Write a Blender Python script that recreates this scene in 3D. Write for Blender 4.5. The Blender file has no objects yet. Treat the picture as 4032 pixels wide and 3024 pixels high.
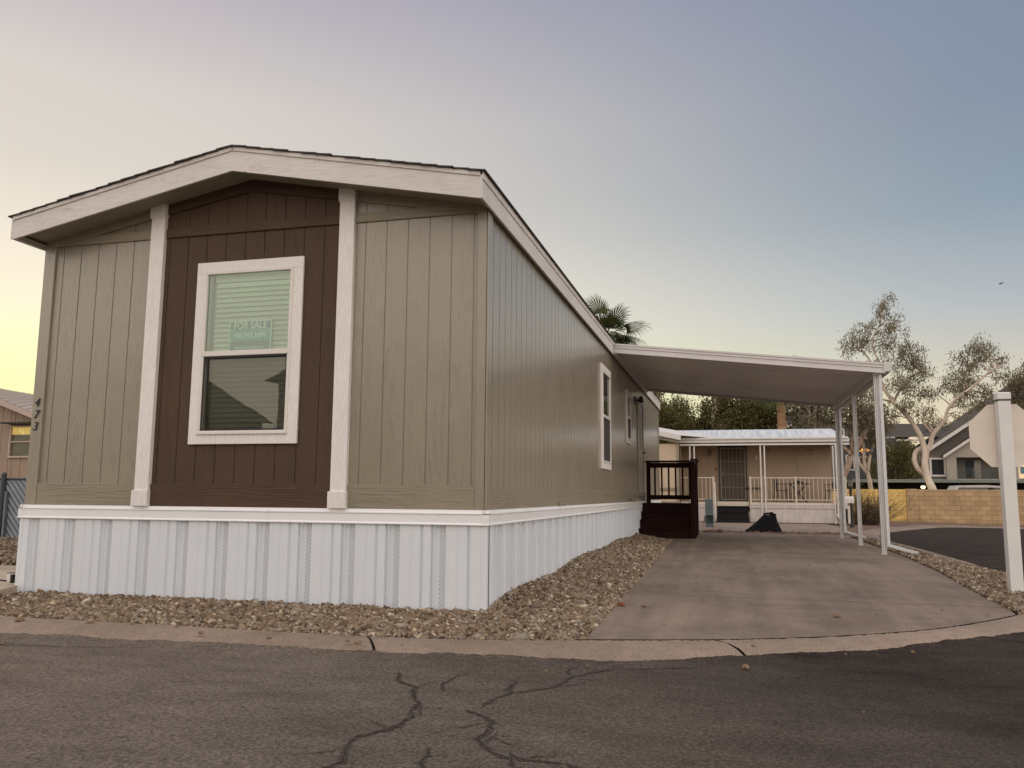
import bpy, bmesh, math, random
from mathutils import Vector, Matrix
import numpy as np
R = math.radians
rng = random.Random(7)
scn = bpy.context.scene
col = scn.collection

# ---------------------------------------------------------------- camera
cam_d = bpy.data.cameras.new('camera'); cam = bpy.data.objects.new('camera', cam_d); col.objects.link(cam)
cam_d.sensor_width = 36; cam_d.lens = 29.171; cam_d.clip_end = 6000; cam_d.clip_start = .05
rx = Vector((.96704914, .25448262, .00738658)); ux = Vector((.02650174, -.12947946, .99122789)); fx = Vector((-.25320668, .95837032, .13195723))
cam.matrix_world = Matrix(((rx.x, ux.x, -fx.x, 1.9748), (rx.y, ux.y, -fx.y, -6.6105), (rx.z, ux.z, -fx.z, .8868), (0, 0, 0, 1)))
scn.camera = cam

# ---------------------------------------------------------------- sky, sun, exposure
SUN_AZ = R(-62); SUN_EL = R(1.5)
w = bpy.data.worlds.new('World'); scn.world = w; w.use_nodes = True
nt = w.node_tree; nt.nodes.clear(); N = nt.nodes.new; L = nt.links.new
sky = N('ShaderNodeTexSky'); sky.sky_type = 'NISHITA'; sky.sun_disc = False
sky.sun_elevation = SUN_EL; sky.sun_rotation = SUN_AZ; sky.air_density = 1.0; sky.dust_density = 2.0; sky.ozone_density = 1.5
tc = N('ShaderNodeTexCoord'); sep = N('ShaderNodeSeparateXYZ'); L(tc.outputs['Generated'], sep.inputs[0])
def ramp(stops, src, interp='EASE'):
    r = N('ShaderNodeValToRGB'); r.color_ramp.interpolation = interp
    el = r.color_ramp.elements
    while len(el) > len(stops): el.remove(el[-1])
    while len(el) < len(stops): el.new(.5)
    for e, (p, c) in zip(el, stops): e.position = p; e.color = (*c, 1)
    L(src, r.inputs[0]); return r
# high, thin dusk haze: pale towards the sunset, lavender overhead, cream at the skyline
east = ramp([(0, (0.939, 0.653, 0.350)), (0.1, (0.735, 0.646, 0.498)), (0.2, (0.456, 0.493, 0.519)), (0.3, (0.273, 0.349, 0.420)), (0.4, (0.236, 0.290, 0.378)), (0.56, (0.208, 0.260, 0.368)), (1, (0.19, 0.24, 0.36))], sep.outputs[2], 'LINEAR')
west = ramp([(0, (0.933, 0.902, 0.361)), (0.14, (1.000, 1.012, 0.578)), (0.2, (1.007, 0.923, 0.695)), (0.26, (0.903, 0.815, 0.679)), (0.34, (0.744, 0.683, 0.603)), (0.42, (0.716, 0.653, 0.599)), (0.56, (0.480, 0.430, 0.501)), (1, (0.244, 0.208, 0.402))], sep.outputs[2], 'LINEAR')
dp = N('ShaderNodeVectorMath'); dp.operation = 'DOT_PRODUCT'; dp.inputs[1].default_value = (math.sin(SUN_AZ), math.cos(SUN_AZ), 0)
L(tc.outputs['Generated'], dp.inputs[0])
mr = N('ShaderNodeMapRange'); mr.inputs[1].default_value = .10; mr.inputs[2].default_value = 1.0; mr.interpolation_type = 'SMOOTHSTEP'
L(dp.outputs['Value'], mr.inputs[0])
mx = N('ShaderNodeMix'); mx.data_type = 'RGBA'; L(mr.outputs[0], mx.inputs[0]); L(east.outputs[0], mx.inputs[6]); L(west.outputs[0], mx.inputs[7])
# unseen sky behind the view and overhead, brightened and warmed as added fill light
dz = N('ShaderNodeVectorMath'); dz.operation = 'DOT_PRODUCT'; dz.inputs[1].default_value = (-.2532, .9584, .132); L(tc.outputs['Generated'], dz.inputs[0])
mz = N('ShaderNodeMapRange'); mz.inputs[1].default_value = .70; mz.inputs[2].default_value = -.05; mz.interpolation_type = 'SMOOTHSTEP'; L(dz.outputs['Value'], mz.inputs[0])
glow = ramp([(0, (1.62, 1.40, 1.20)), (.35, (1.50, 1.36, 1.24)), (1, (1.02, 1.0, 1.04))], sep.outputs[2], 'LINEAR')
mg = N('ShaderNodeMix'); mg.data_type = 'RGBA'; L(mz.outputs[0], mg.inputs[0]); L(mx.outputs[2], mg.inputs[6]); L(glow.outputs[0], mg.inputs[7])
bg1 = N('ShaderNodeBackground'); bg1.inputs[1].default_value = .01; L(sky.outputs[0], bg1.inputs[0])
bg2 = N('ShaderNodeBackground'); bg2.inputs[1].default_value = 1.0; L(mg.outputs[2], bg2.inputs[0])
ad = N('ShaderNodeAddShader'); L(bg1.outputs[0], ad.inputs[0]); L(bg2.outputs[0], ad.inputs[1])
wo = N('ShaderNodeOutputWorld'); L(ad.outputs[0], wo.inputs[0])
sd = bpy.data.lights.new('sun', 'SUN'); sd.energy = .5; sd.angle = R(12); sd.color = (1, .72, .45)
sun = bpy.data.objects.new('sun', sd); col.objects.link(sun)
sun_dir = Vector((math.sin(SUN_AZ) * math.cos(R(5)), math.cos(SUN_AZ) * math.cos(R(5)), math.sin(R(5))))
sun.rotation_euler = sun_dir.to_track_quat('Z', 'Y').to_euler()
scn.view_settings.view_transform = 'Standard'; scn.view_settings.look = 'None'
scn.view_settings.exposure = 0.0; scn.view_settings.gamma = 1

# ---------------------------------------------------------------- materials
def mat(name, c, rough=.7, spec=.5, metal=0, **k):
    m = bpy.data.materials.new(name); m.use_nodes = True
    b = m.node_tree.nodes['Principled BSDF']
    b.inputs['Base Color'].default_value = (*c, 1); b.inputs['Roughness'].default_value = rough
    b.inputs['Specular IOR Level'].default_value = spec; b.inputs['Metallic'].default_value = metal
    return m
class NB:
    def __init__(s, m): s.m = m; s.t = m.node_tree; s.b = s.t.nodes['Principled BSDF']; s.tc = s.t.nodes.new('ShaderNodeTexCoord')
    def n(s, k): return s.t.nodes.new(k)
    def l(s, a, b): s.t.links.new(a, b)
    def mp(s, scale=(1, 1, 1), rot=(0, 0, 0)):
        q = s.n('ShaderNodeMapping'); q.inputs['Scale'].default_value = scale; q.inputs['Rotation'].default_value = rot
        s.l(s.tc.outputs['Object'], q.inputs[0]); return q.outputs[0]
    def noise(s, scale, vec=None, detail=4, rough=.55, dist=0):
        q = s.n('ShaderNodeTexNoise'); q.inputs['Scale'].default_value = scale; q.inputs['Detail'].default_value = detail
        q.inputs['Roughness'].default_value = rough; q.inputs['Distortion'].default_value = dist
        s.l(vec or s.tc.outputs['Object'], q.inputs['Vector']); return q.outputs['Fac']
    def ramp(s, src, stops):
        q = s.n('ShaderNodeValToRGB'); el = q.color_ramp.elements
        while len(el) < len(stops): el.new(.5)
        for e, (p, c) in zip(el, stops):
            e.position = p; e.color = (c, c, c, 1) if isinstance(c, (int, float)) else (*c, 1)
        s.l(src, q.inputs[0]); return q.outputs[0]
    def mix(s, f, a, b, mode='MIX'):
        q = s.n('ShaderNodeMix'); q.data_type = 'RGBA'; q.blend_type = mode
        for i, v in ((0, f), (6, a), (7, b)):
            if isinstance(v, (int, float)): q.inputs[i].default_value = v
            elif isinstance(v, tuple): q.inputs[i].default_value = (*v, 1)
            else: s.l(v, q.inputs[i])
        return q.outputs[2]
    def math(s, op, a, b=0., c=0.):
        q = s.n('ShaderNodeMath'); q.operation = op
        for i, v in enumerate((a, b, c)):
            if isinstance(v, (int, float)): q.inputs[i].default_value = v
            else: s.l(v, q.inputs[i])
        return q.outputs[0]
    def color(s, o): s.l(o, s.b.inputs['Base Color'])
    def rough(s, o): s.l(o, s.b.inputs['Roughness'])
    def bump(s, h, st=.3, d=.01):
        q = s.n('ShaderNodeBump'); q.inputs['Strength'].default_value = st; q.inputs['Distance'].default_value = d
        s.l(h, q.inputs['Height']); s.l(q.outputs[0], s.b.inputs['Normal'])
def vary(m, c, amt=.12, scale=3, vec_scale=(1, 1, 1), bump=0, bscale=60, bd=.003):
    k = NB(m); v = k.mp(vec_scale)
    n = k.noise(scale, v, 5)
    a = tuple(x * (1 - amt) for x in c); b = tuple(min(1, x * (1 + amt)) for x in c)
    k.color(k.ramp(n, [(.3, a), (.7, b)]))
    if bump: k.bump(k.noise(bscale, v, 3), bump, bd)
    return k
def wood(name, c, axis='z', rough=.55, spec=.4, amt=.08, st=.6, coat=0., ln=.89):
    """painted embossed wood siding: contour-like cathedral grain along one axis"""
    m = mat(name, c, rough, spec); k = NB(m)
    s = {'z': (7, 7, .55), 'x': (.55, 7, 7), 'y': (7, .55, 7)}[axis]
    n1 = k.noise(1.1, k.mp(s), 2, .5, .3)
    ring = k.math('SINE', k.math('MULTIPLY', n1, 62.))
    mask = k.ramp(k.noise(1.3, k.mp(tuple(x * .8 for x in s)), 2), [(.38, 0.), (.50, 1.)])
    f = {'z': (150, 150, 12), 'x': (12, 150, 150), 'y': (150, 12, 150)}[axis]
    fine = k.noise(1., k.mp(f), 3, .6)
    cross = k.noise(55., None, 3, .6)
    h = k.math('ADD', k.math('MULTIPLY', k.math('MULTIPLY', ring, mask), .35), k.math('ADD', k.math('MULTIPLY', fine, .9), k.math('MULTIPLY', cross, .5)))
    k.bump(h, st, .0045)
    d = k.noise(1.7, None, 5, .6)
    base = k.ramp(d, [(.3, tuple(x * (1 - amt) for x in c)), (.7, tuple(x * (1 + amt) for x in c))])
    lines = k.ramp(k.math('MULTIPLY', k.math('MULTIPLY', ring, mask), 1.), [(.45, 1.), (1., ln)])
    base = k.mix(1., base, lines, 'MULTIPLY')
    sp = k.ramp(fine, [(.35, .90), (.6, 1.04)])
    k.color(k.mix(1., base, sp, 'MULTIPLY'))
    k.rough(k.ramp(d, [(.3, rough - .06), (.7, rough + .08)]))
    k.b.inputs['Coat Weight'].default_value = coat; k.b.inputs['Coat Roughness'].default_value = .22
    return m
M = {}
KH = (.280, .240, .175); BR = (.094, .059, .040); WT = (.82, .775, .74)
M['khaki'] = wood('khaki_siding', KH, 'z', .36, .6, coat=.8)
M['khaki_x'] = wood('khaki_board', KH, 'x', .45)
M['khaki_y'] = wood('khaki_board_side', KH, 'y', .45, coat=.45)
M['brown'] = wood('brown_siding', BR, 'z', .65, .15)
M['brown_x'] = wood('brown_board', BR, 'x', .65, .15)
M['trim'] = wood('white_trim', WT, 'z', .55, .4, .04, .16, 0., .95)
M['trim_x'] = wood('white_trim_board', (.68, .635, .60), 'x', .55, .4, .06, .2, 0., .94)
k = NB(M['trim_x'])  # peeling, discoloured patches on the rake boards
old = M['trim_x'].node_tree.nodes['Principled BSDF'].inputs['Base Color'].links[0].from_socket
pt = k.ramp(k.noise(5., k.mp((1, 1, 2)), 6, .7), [(.60, 0.), (.70, 1.)])
k.color(k.mix(pt, old, (.50, .40, .31)))
M['trim_y'] = wood('white_trim_side', (.68, .635, .60), 'y', .5, .4, .06, .2, 0., .94)
M['soffit'] = mat('soffit_paint', (.30, .27, .20), .7); vary(M['soffit'], (.30, .27, .20), .08, 2)
M['shingle'] = mat('shingle', (.06, .05, .045), .9); vary(M['shingle'], (.06, .05, .045), .4, 30, bump=.6)
M['vinyl'] = mat('white_vinyl', (.74, .77, .81), .38, .5); vary(M['vinyl'], (.74, .77, .81), .03, 2)
def perf():
    m = mat('perforated_vinyl', (.66, .67, .69), .45); k = NB(m); s = k.n('ShaderNodeSeparateXYZ'); k.l(k.tc.outputs['Object'], s.inputs[0])
    u = k.math('DIVIDE', k.math('ADD', s.outputs[0], s.outputs[1]), .0115)
    fl = k.math('FLOOR', u); fu = k.math('FRACT', u)
    v = k.math('FRACT', k.math('ADD', k.math('DIVIDE', s.outputs[2], .036), k.math('MULTIPLY', k.math('MODULO', fl, 2.), .5)))
    a = k.math('LESS_THAN', k.math('ABSOLUTE', k.math('SUBTRACT', fu, .5)), .26)
    b = k.math('LESS_THAN', k.math('ABSOLUTE', k.math('SUBTRACT', v, .5)), .27)
    k.color(k.mix(k.math('MULTIPLY', a, b), (.70, .72, .75), (.33, .345, .37)))
    return m
M['perf'] = perf()
M['lip'] = mat('vinyl_trim', (.84, .83, .83), .4); vary(M['lip'], (.84, .83, .83), .03, 2)
M['sash'] = mat('window_vinyl', (.74, .70, .64), .4); vary(M['sash'], (.74, .70, .64), .03, 3)
M['blind'] = mat('blind_slat', (.80, .82, .72), .5); vary(M['blind'], (.80, .82, .72), .05, 4)
M['dark'] = mat('black_frame', (.025, .023, .022), .5); vary(M['dark'], (.025, .023, .022), .2, 8)
def glass(name, tint, refl=1.0, rgh=.0, base=.0):
    m = bpy.data.materials.new(name); m.use_nodes = True; t = m.node_tree; t.nodes.clear()
    o = t.nodes.new('ShaderNodeOutputMaterial'); mx = t.nodes.new('ShaderNodeMixShader')
    tr = t.nodes.new('ShaderNodeBsdfTransparent'); tr.inputs[0].default_value = (*tint, 1)
    g = t.nodes.new('ShaderNodeBsdfGlossy'); g.inputs['Roughness'].default_value = rgh; g.inputs[0].default_value = (.92, 1, .93, 1)
    fr = t.nodes.new('ShaderNodeFresnel'); fr.inputs[0].default_value = 1.55
    ml = t.nodes.new('ShaderNodeMath'); ml.operation = 'MULTIPLY_ADD'; ml.inputs[1].default_value = refl; ml.inputs[2].default_value = base
    nz = t.nodes.new('ShaderNodeTexNoise'); nz.inputs['Scale'].default_value = 3.5; nz.inputs['Detail'].default_value = 1
    bp = t.nodes.new('ShaderNodeBump'); bp.inputs['Strength'].default_value = .02; bp.inputs['Distance'].default_value = .02
    tcn = t.nodes.new('ShaderNodeTexCoord'); t.links.new(tcn.outputs['Object'], nz.inputs['Vector'])
    t.links.new(nz.outputs['Fac'], bp.inputs['Height']); t.links.new(bp.outputs[0], g.inputs['Normal'])
    t.links.new(fr.outputs[0], ml.inputs[0]); t.links.new(ml.outputs[0], mx.inputs[0])
    t.links.new(tr.outputs[0], mx.inputs[1]); t.links.new(g.outputs[0], mx.inputs[2]); t.links.new(mx.outputs[0], o.inputs[0])
    return m
M['glass'] = glass('window_glass', (.84, .98, .86), 1.6, 0, .06)
M['glass_low'] = glass('lower_window_glass', (.88, .89, .86), 2.6, 0, .10)
M['screen'] = glass('insect_screen', (.60, .58, .56), 0., .5, .012)
M['darkglass'] = mat('dark_glass', (.02, .028, .026), .06, .8); vary(M['darkglass'], (.02, .028, .026), .3, 2)
M['signteal'] = mat('sign_teal', (.25, .52, .48), .6); vary(M['signteal'], (.25, .52, .48), .03, 4)
M['signgrey'] = mat('sign_slate', (.20, .31, .32), .6); vary(M['signgrey'], (.20, .31, .32), .03, 4)
M['signwhite'] = mat('sign_white', (.92, .92, .84), .6); vary(M['signwhite'], (.92, .92, .84), .02, 4)
M['black'] = mat('black_paint', (.012, .011, .011), .45); vary(M['black'], (.012, .011, .011), .2, 9)
M['alu'] = mat('painted_aluminium', (.62, .585, .57), .4); vary(M['alu'], (.62, .585, .57), .05, 3, bump=.05)
M['pan'] = mat('carport_pan', (.74, .70, .67), .18, .8); vary(M['pan'], (.74, .70, .67), .12, .8)
M['postw'] = mat('post_white', (.70, .685, .67), .42); vary(M['postw'], (.70, .685, .67), .07, 5)
M['spout'] = mat('downspout_white', (.66, .66, .66), .42); vary(M['spout'], (.66, .66, .66), .07, 5)
M['deck'] = wood('deck_stain', (.022, .0065, .0045), 'x', .75, .15, .2, .5)
M['door'] = mat('door_beige', (.36, .31, .25), .5); vary(M['door'], (.36, .31, .25), .04, 3)
M['brass'] = mat('brass', (.25, .2, .12), .35, .5, 1); vary(M['brass'], (.25, .2, .12), .2, 9)

def concrete(name, c, streak=False):
    m = mat(name, c, .9, .15); k = NB(m)
    n = k.noise(.9, None, 8, .62); f = k.noise(95., None, 4, .75)
    base = k.ramp(n, [(.32, tuple(x * .74 for x in c)), (.5, c), (.68, tuple(min(1, x * 1.16) for x in c))])
    base = k.mix(1., base, k.ramp(f, [(.34, .70), (.5, 1.), (.66, 1.22)]), 'MULTIPLY')
    mott = k.noise(9., None, 6, .7)
    base = k.mix(1., base, k.ramp(mott, [(.32, .88), (.62, 1.05)]), 'MULTIPLY')
    if streak:
        # tyre marks running down the slab
        v = k.mp((2.2, .22, 1))
        t = k.ramp(k.noise(1.6, v, 5, .6, .4), [(.42, .72), (.60, 1.)])
        base = k.mix(.7, base, k.mix(1., base, t, 'MULTIPLY'))
        # oily, grey patches from cross water marks and rust-red stains
        v2 = k.mp((.45, 4.5, 1)); t2 = k.ramp(k.noise(1.1, v2, 6, .65, .5), [(.56, 0.), (.66, 1.)])
        base = k.mix(k.math('MULTIPLY', t2, .38), base, (.165, .142, .122))
        v3 = k.mp((.55, 3.4, 1)); t3 = k.ramp(k.noise(.9, v3, 5, .6), [(.63, 0.), (.70, 1.)])
        base = k.mix(k.math('MULTIPLY', t3, .4), base, (.24, .13, .08))
        sp = k.ramp(k.noise(16., None, 2), [(.74, 0.), (.77, 1.)])
        base = k.mix(k.math('MULTIPLY', sp, .6), base, (.10, .08, .07))
    pits = k.ramp(k.noise(38., None, 2), [(.24, .6), (.31, 1.)])
    base = k.mix(1., base, pits, 'MULTIPLY')
    k.color(base)
    k.bump(k.math('ADD', k.math('MULTIPLY', f, .5), k.math('MULTIPLY', mott, 1.2)), .45, .004)
    return m
M['conc'] = concrete('driveway_concrete', (.268, .203, .160), True)
M['kerb'] = concrete('kerb_concrete', (.280, .215, .168))
M['walk'] = concrete('walk_concrete', (.30, .23, .185))
M['walkL'] = concrete('pale_concrete', (.52, .43, .33))
def asphalt():
    m = mat('asphalt', (.06, .055, .05), .92, .12); k = NB(m)
    s = k.n('ShaderNodeSeparateXYZ'); k.l(k.tc.outputs['Object'], s.inputs[0])
    big = k.noise(.55, None, 6, .6)
    # older, dusty surface on one side, newer seal coat on the other (their edge runs across the street)
    e = k.math('ADD', k.math('ADD', k.math('MULTIPLY', s.outputs[0], .30), k.math('MULTIPLY', s.outputs[1], .17)), k.math('MULTIPLY', big, 1.5))
    t = k.ramp(k.math('ADD', k.math('MULTIPLY', e, .42), .22), [(.25, 0.), (.80, 1.)])
    a = k.mix(k.ramp(k.noise(2.2, k.mp((1, 2.2, 1)), 7, .65), [(.32, 0.), (.68, 1.)]), (.130, .103, .083), (.188, .152, .124))
    b = k.mix(k.ramp(k.noise(1.6, k.mp((1, 2.2, 1)), 7, .65), [(.35, 0.), (.65, 1.)]), (.031, .0225, .0178), (.060, .0455, .0365))
    base = k.mix(t, a, b)
    fine = k.noise(62., None, 5, .8)
    base = k.mix(1., base, k.ramp(fine, [(.32, .38), (.50, 1.), (.68, 1.9)]), 'MULTIPLY')
    vo = k.n('ShaderNodeTexVoronoi'); vo.inputs['Scale'].default_value = 95.; k.l(k.tc.outputs['Object'], vo.inputs['Vector'])
    base = k.mix(1., base, k.ramp(vo.outputs['Distance'], [(.05, 1.22), (.5, .90)]), 'MULTIPLY')
    chips = k.ramp(k.noise(34., None, 2), [(.765, 0.), (.79, 1.)])
    base = k.mix(k.math('MULTIPLY', chips, .55), base, (.36, .31, .27))
    dk = k.ramp(k.noise(11., k.mp((1, 2, 1)), 3), [(.27, .62), (.36, 1.)])
    base = k.mix(1., base, dk, 'MULTIPLY')
    k.color(base)
    k.bump(k.math('ADD', fine, k.math('MULTIPLY', vo.outputs['Distance'], .6)), .8, .006)
    return m
M['asph'] = asphalt()
M['crack'] = mat('crack_dirt', (.022, .015, .011), .95); vary(M['crack'], (.024, .016, .012), .4, 40, bump=.8)
M['crackhalo'] = mat('crumbled_asphalt', (.085, .064, .052), .95); vary(M['crackhalo'], (.068, .052, .043), .6, 45, bump=.8)
M['dirt'] = mat('red_dirt', (.17, .095, .065), .95); vary(M['dirt'], (.17, .10, .068), .35, 4, bump=.6, bscale=30, bd=.02)
M['gbase'] = mat('gravel_bed', (.05, .037, .027), .95); vary(M['gbase'], (.05, .037, .027), .4, 30, bump=1)
M['ground'] = mat('bare_ground', (.20, .145, .10), .95); vary(M['ground'], (.20, .145, .10), .3, .6, bump=.5, bscale=8, bd=.03)
def rocks():
    m = mat('crushed_rock', (.3, .22, .15), .85, .3); k = NB(m)
    g = k.n('ShaderNodeNewGeometry'); rnd = g.outputs['Random Per Island']
    c = k.n('ShaderNodeValToRGB'); k.l(rnd, c.inputs[0])
    st = [(0, (.085, .054, .034)), (.2, (.165, .113, .073)), (.4, (.26, .187, .124)), (.58, (.21, .137, .083)), (.74, (.35, .268, .185)), (.88, (.24, .208, .172)), (1, (.62, .50, .36))]
    el = c.color_ramp.elements
    while len(el) < len(st): el.new(.5)
    for e, (p, q) in zip(el, st): e.position = p; e.color = (*q, 1)
    n = k.noise(60., None, 4, .6)
    k.color(k.mix(1., c.outputs[0], k.ramp(n, [(.3, .75), (.7, 1.2)]), 'MULTIPLY'))
    k.bump(n, .4, .004); return m
M['rock'] = rocks()

# ---------------------------------------------------------------- mesh helpers
WL = {}
class MB:
    def __init__(s): s.v = []; s.f = []; s.m = []
    def add(s, vs, fs, mi=0):
        o = len(s.v); s.v += [tuple(p) for p in vs]; s.f += [tuple(i + o for i in f) for f in fs]; s.m += [mi] * len(fs); return s
    def box(s, x0, x1, y0, y1, z0, z1, mi=0):
        vs = [(x, y, z) for z in (z0, z1) for y in (y0, y1) for x in (x0, x1)]
        return s.add(vs, [(0, 2, 3, 1), (4, 5, 7, 6), (0, 1, 5, 4), (2, 6, 7, 3), (0, 4, 6, 2), (1, 3, 7, 5)], mi)
    def bbox(s, x0, x1, y0, y1, z0, z1, b=.004, mi=0):
        """box with chamfered edges"""
        bm = bmesh.new(); bmesh.ops.create_cube(bm, size=1)
        for v in bm.verts: v.co = Vector(((x0 + x1) / 2 + v.co.x * (x1 - x0), (y0 + y1) / 2 + v.co.y * (y1 - y0), (z0 + z1) / 2 + v.co.z * (z1 - z0)))
        bmesh.ops.bevel(bm, geom=bm.edges[:], offset=b, segments=1, affect='EDGES')
        s.bm(bm, mi); bm.free(); return s
    def bm(s, bm, mi=0):
        bm.verts.index_update()
        return s.add([v.co[:] for v in bm.verts], [[v.index for v in f.verts] for f in bm.faces], mi)
    def quad(s, a, b, c, d, mi=0): return s.add([a, b, c, d], [(0, 1, 2, 3)], mi)
    def prism(s, pts, vec, mi=0):
        """closed polygon (3d points) swept along vec"""
        n = len(pts); v = Vector(vec)
        vs = [tuple(p) for p in pts] + [tuple(Vector(p) + v) for p in pts]
        fs = [tuple(range(n))[::-1], tuple(range(n, 2 * n))] + [(i, (i + 1) % n, (i + 1) % n + n, i + n) for i in range(n)]
        return s.add(vs, fs, mi)
    def bar(s, a, b, wd, ht, mi=0, up=(0, 0, 1)):
        a = Vector(a); b = Vector(b); d = (b - a).normalized(); u = Vector(up)
        if abs(d.dot(u)) > .99: u = Vector((0, 1, 0))
        sd_ = d.cross(u).normalized(); u = sd_.cross(d)
        p = [a + sd_ * (wd / 2 * i) + u * (ht / 2 * j) for i, j in ((-1, -1), (1, -1), (1, 1), (-1, 1))]
        return s.prism(p, b - a, mi)
    def tube(s, pts, rad, n=6, mi=0, cap=True):
        pts = [Vector(p) for p in pts]; rad = rad if isinstance(rad, (list, tuple)) else [rad] * len(pts)
        vs = []; fs = []; pu = None
        for i, p in enumerate(pts):
            d = (pts[min(i + 1, len(pts) - 1)] - pts[max(i - 1, 0)]).normalized()
            if pu is None: pu = d.orthogonal().normalized()
            u = (pu - d * pu.dot(d)).normalized(); pu = u; v = d.cross(u)
            for k_ in range(n):
                a = 2 * math.pi * k_ / n; vs.append(p + (u * math.cos(a) + v * math.sin(a)) * rad[i])
        for i in range(len(pts) - 1):
            for k_ in range(n):
                a = i * n + k_; b = i * n + (k_ + 1) % n; fs.append((a, b, b + n, a + n))
        if cap: fs += [tuple(range(n))[::-1], tuple(range(len(vs) - n, len(vs)))]
        return s.add(vs, fs, mi)
    def lathe(s, cx, cy, prof, n=16, mi=0):
        vs = [(cx + r * math.cos(2 * math.pi * k_ / n), cy + r * math.sin(2 * math.pi * k_ / n), z) for r, z in prof for k_ in range(n)]
        fs = [(i * n + k_, i * n + (k_ + 1) % n, (i + 1) * n + (k_ + 1) % n, (i + 1) * n + k_) for i in range(len(prof) - 1) for k_ in range(n)]
        fs += [tuple(range(n))[::-1], tuple(range(len(vs) - n, len(vs)))]
        return s.add(vs, fs, mi)
    def build(s, name, mats, parent=None, smooth=False):
        off = WL[parent.name] if parent else Vector()
        me = bpy.data.meshes.new(name); me.from_pydata([(p[0] - off.x, p[1] - off.y, p[2] - off.z) for p in s.v], [], s.f)
        for m_ in (mats if isinstance(mats, list) else [mats]): me.materials.append(m_)
        me.polygons.foreach_set('material_index', s.m)
        if smooth: me.polygons.foreach_set('use_smooth', [True] * len(s.f))
        me.update()
        o = bpy.data.objects.new(name, me); col.objects.link(o)
        if parent: o.parent = parent; WL[o.name] = off.copy()
        else: WL[o.name] = Vector()
        return o
def tag(o, label=None, cat=None, group=None, kind=None):
    for k_, v in (('label', label), ('category', cat), ('group', group), ('kind', kind)):
        if v: o[k_] = v
    return o
def thing(name, loc, label, cat, group=None):
    o = bpy.data.objects.new(name, None); o.empty_display_size = .2; col.objects.link(o); o.location = loc
    WL[o.name] = Vector(loc); return tag(o, label, cat, group)
def origin(o, p):
    """move a top-level mesh's origin to p"""
    p = Vector(p); o.data.transform(Matrix.Translation(-p)); o.location = p; return o
def copy_tree(o, parent=None):
    c = o.copy(); col.objects.link(c)
    if parent: c.parent = parent
    for ch in [q for q in bpy.data.objects if q.parent == o]: copy_tree(ch, c)
    return c
def text(body, size, name, m, parent, mtx, ext=.0015, shear=0, bold=0):
    cu = bpy.data.curves.new(name, 'FONT'); cu.body = body; cu.size = size; cu.extrude = ext; cu.align_x = 'CENTER'; cu.align_y = 'CENTER'; cu.shear = shear; cu.offset = bold
    o = bpy.data.objects.new(name, cu); col.objects.link(o)
    dg = bpy.context.evaluated_depsgraph_get(); me = bpy.data.meshes.new_from_object(o.evaluated_get(dg))
    bpy.data.objects.remove(o); bpy.data.curves.remove(cu)
    me.transform(mtx)
    if parent: me.transform(Matrix.Translation(-WL[parent.name]))
    me.materials.clear(); me.materials.append(m)
    q = bpy.data.objects.new(name, me); col.objects.link(q)
    if parent: q.parent = parent; WL[q.name] = WL[parent.name].copy()
    return q
FACE = Matrix(((1, 0, 0, 0), (0, 0, 1, 0), (0, 1, 0, 0), (0, 0, 0, 1)))  # text plane -> xz plane facing -y
FACE = Matrix.Rotation(R(90), 4, 'X')

# ---------------------------------------------------------------- ground
def sst(a, b, x): t = min(max((x - a) / (b - a), 0), 1); return t * t * (3 - 2 * t)
def hz(x, y): return -sst(14, 33, y) * max(0, .13 + .027 * (min(x, 22) - 9)) if x > 3 else -sst(14, 33, y) * .0
def sheet(name, poly, zf, m, cuts=(), cx=(), kind='structure', thick=0):
    bm = bmesh.new(); vs = [bm.verts.new((x, y, 0)) for x, y in poly]; bm.faces.new(vs).normal_update()
    bmesh.ops.triangulate(bm, faces=bm.faces[:], ngon_method='EAR_CLIP')
    for c in cuts: bmesh.ops.bisect_plane(bm, geom=bm.verts[:] + bm.edges[:] + bm.faces[:], plane_co=(0, c, 0), plane_no=(0, 1, 0))
    for c in cx: bmesh.ops.bisect_plane(bm, geom=bm.verts[:] + bm.edges[:] + bm.faces[:], plane_co=(c, 0, 0), plane_no=(1, 0, 0))
    for v in bm.verts: v.co.z = zf(v.co.x, v.co.y)
    bmesh.ops.recalc_face_normals(bm, faces=bm.faces[:])
    if sum(f.normal.z for f in bm.faces) < 0: bmesh.ops.reverse_faces(bm, faces=bm.faces[:])
    if thick:
        r = bmesh.ops.extrude_face_region(bm, geom=bm.faces[:])
        for g in r['geom']:
            if isinstance(g, bmesh.types.BMVert): g.co.z += 0
        for v in [v for v in bm.verts if v not in r['geom']]: v.co.z -= thick
        bmesh.ops.recalc_face_normals(bm, faces=bm.faces[:])
    me = bpy.data.meshes.new(name); bm.to_mesh(me); bm.free(); me.materials.append(m)
    o = bpy.data.objects.new(name, me); col.objects.link(o); WL[o.name] = Vector()
    if kind: o['kind'] = kind
    return o
CY = [14, 17, 20, 23, 26, 29, 33]; CX = [3, 9, 15, 22]
sheet('ground', [(-1500, -1500), (1500, -1500), (1500, 1500), (-1500, 1500)], lambda x, y: hz(x, y) - .10, M['ground'], CY, CX)
def smooth(pts, n=6):
    """Catmull-Rom through points"""
    out = []
    P = [pts[0]] + list(pts) + [pts[-1]]
    for i in range(1, len(P) - 2):
        for j in range(n):
            t = j / n; a, b, c, d = P[i - 1], P[i], P[i + 1], P[i + 2]
            out.append(tuple(.5 * (2 * b[q] + (c[q] - a[q]) * t + (2 * a[q] - 5 * b[q] + 4 * c[q] - d[q]) * t * t + (3 * b[q] - a[q] - 3 * c[q] + d[q]) * t ** 3) for q in (0, 1)))
    out.append(tuple(pts[-1])); return out
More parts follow.
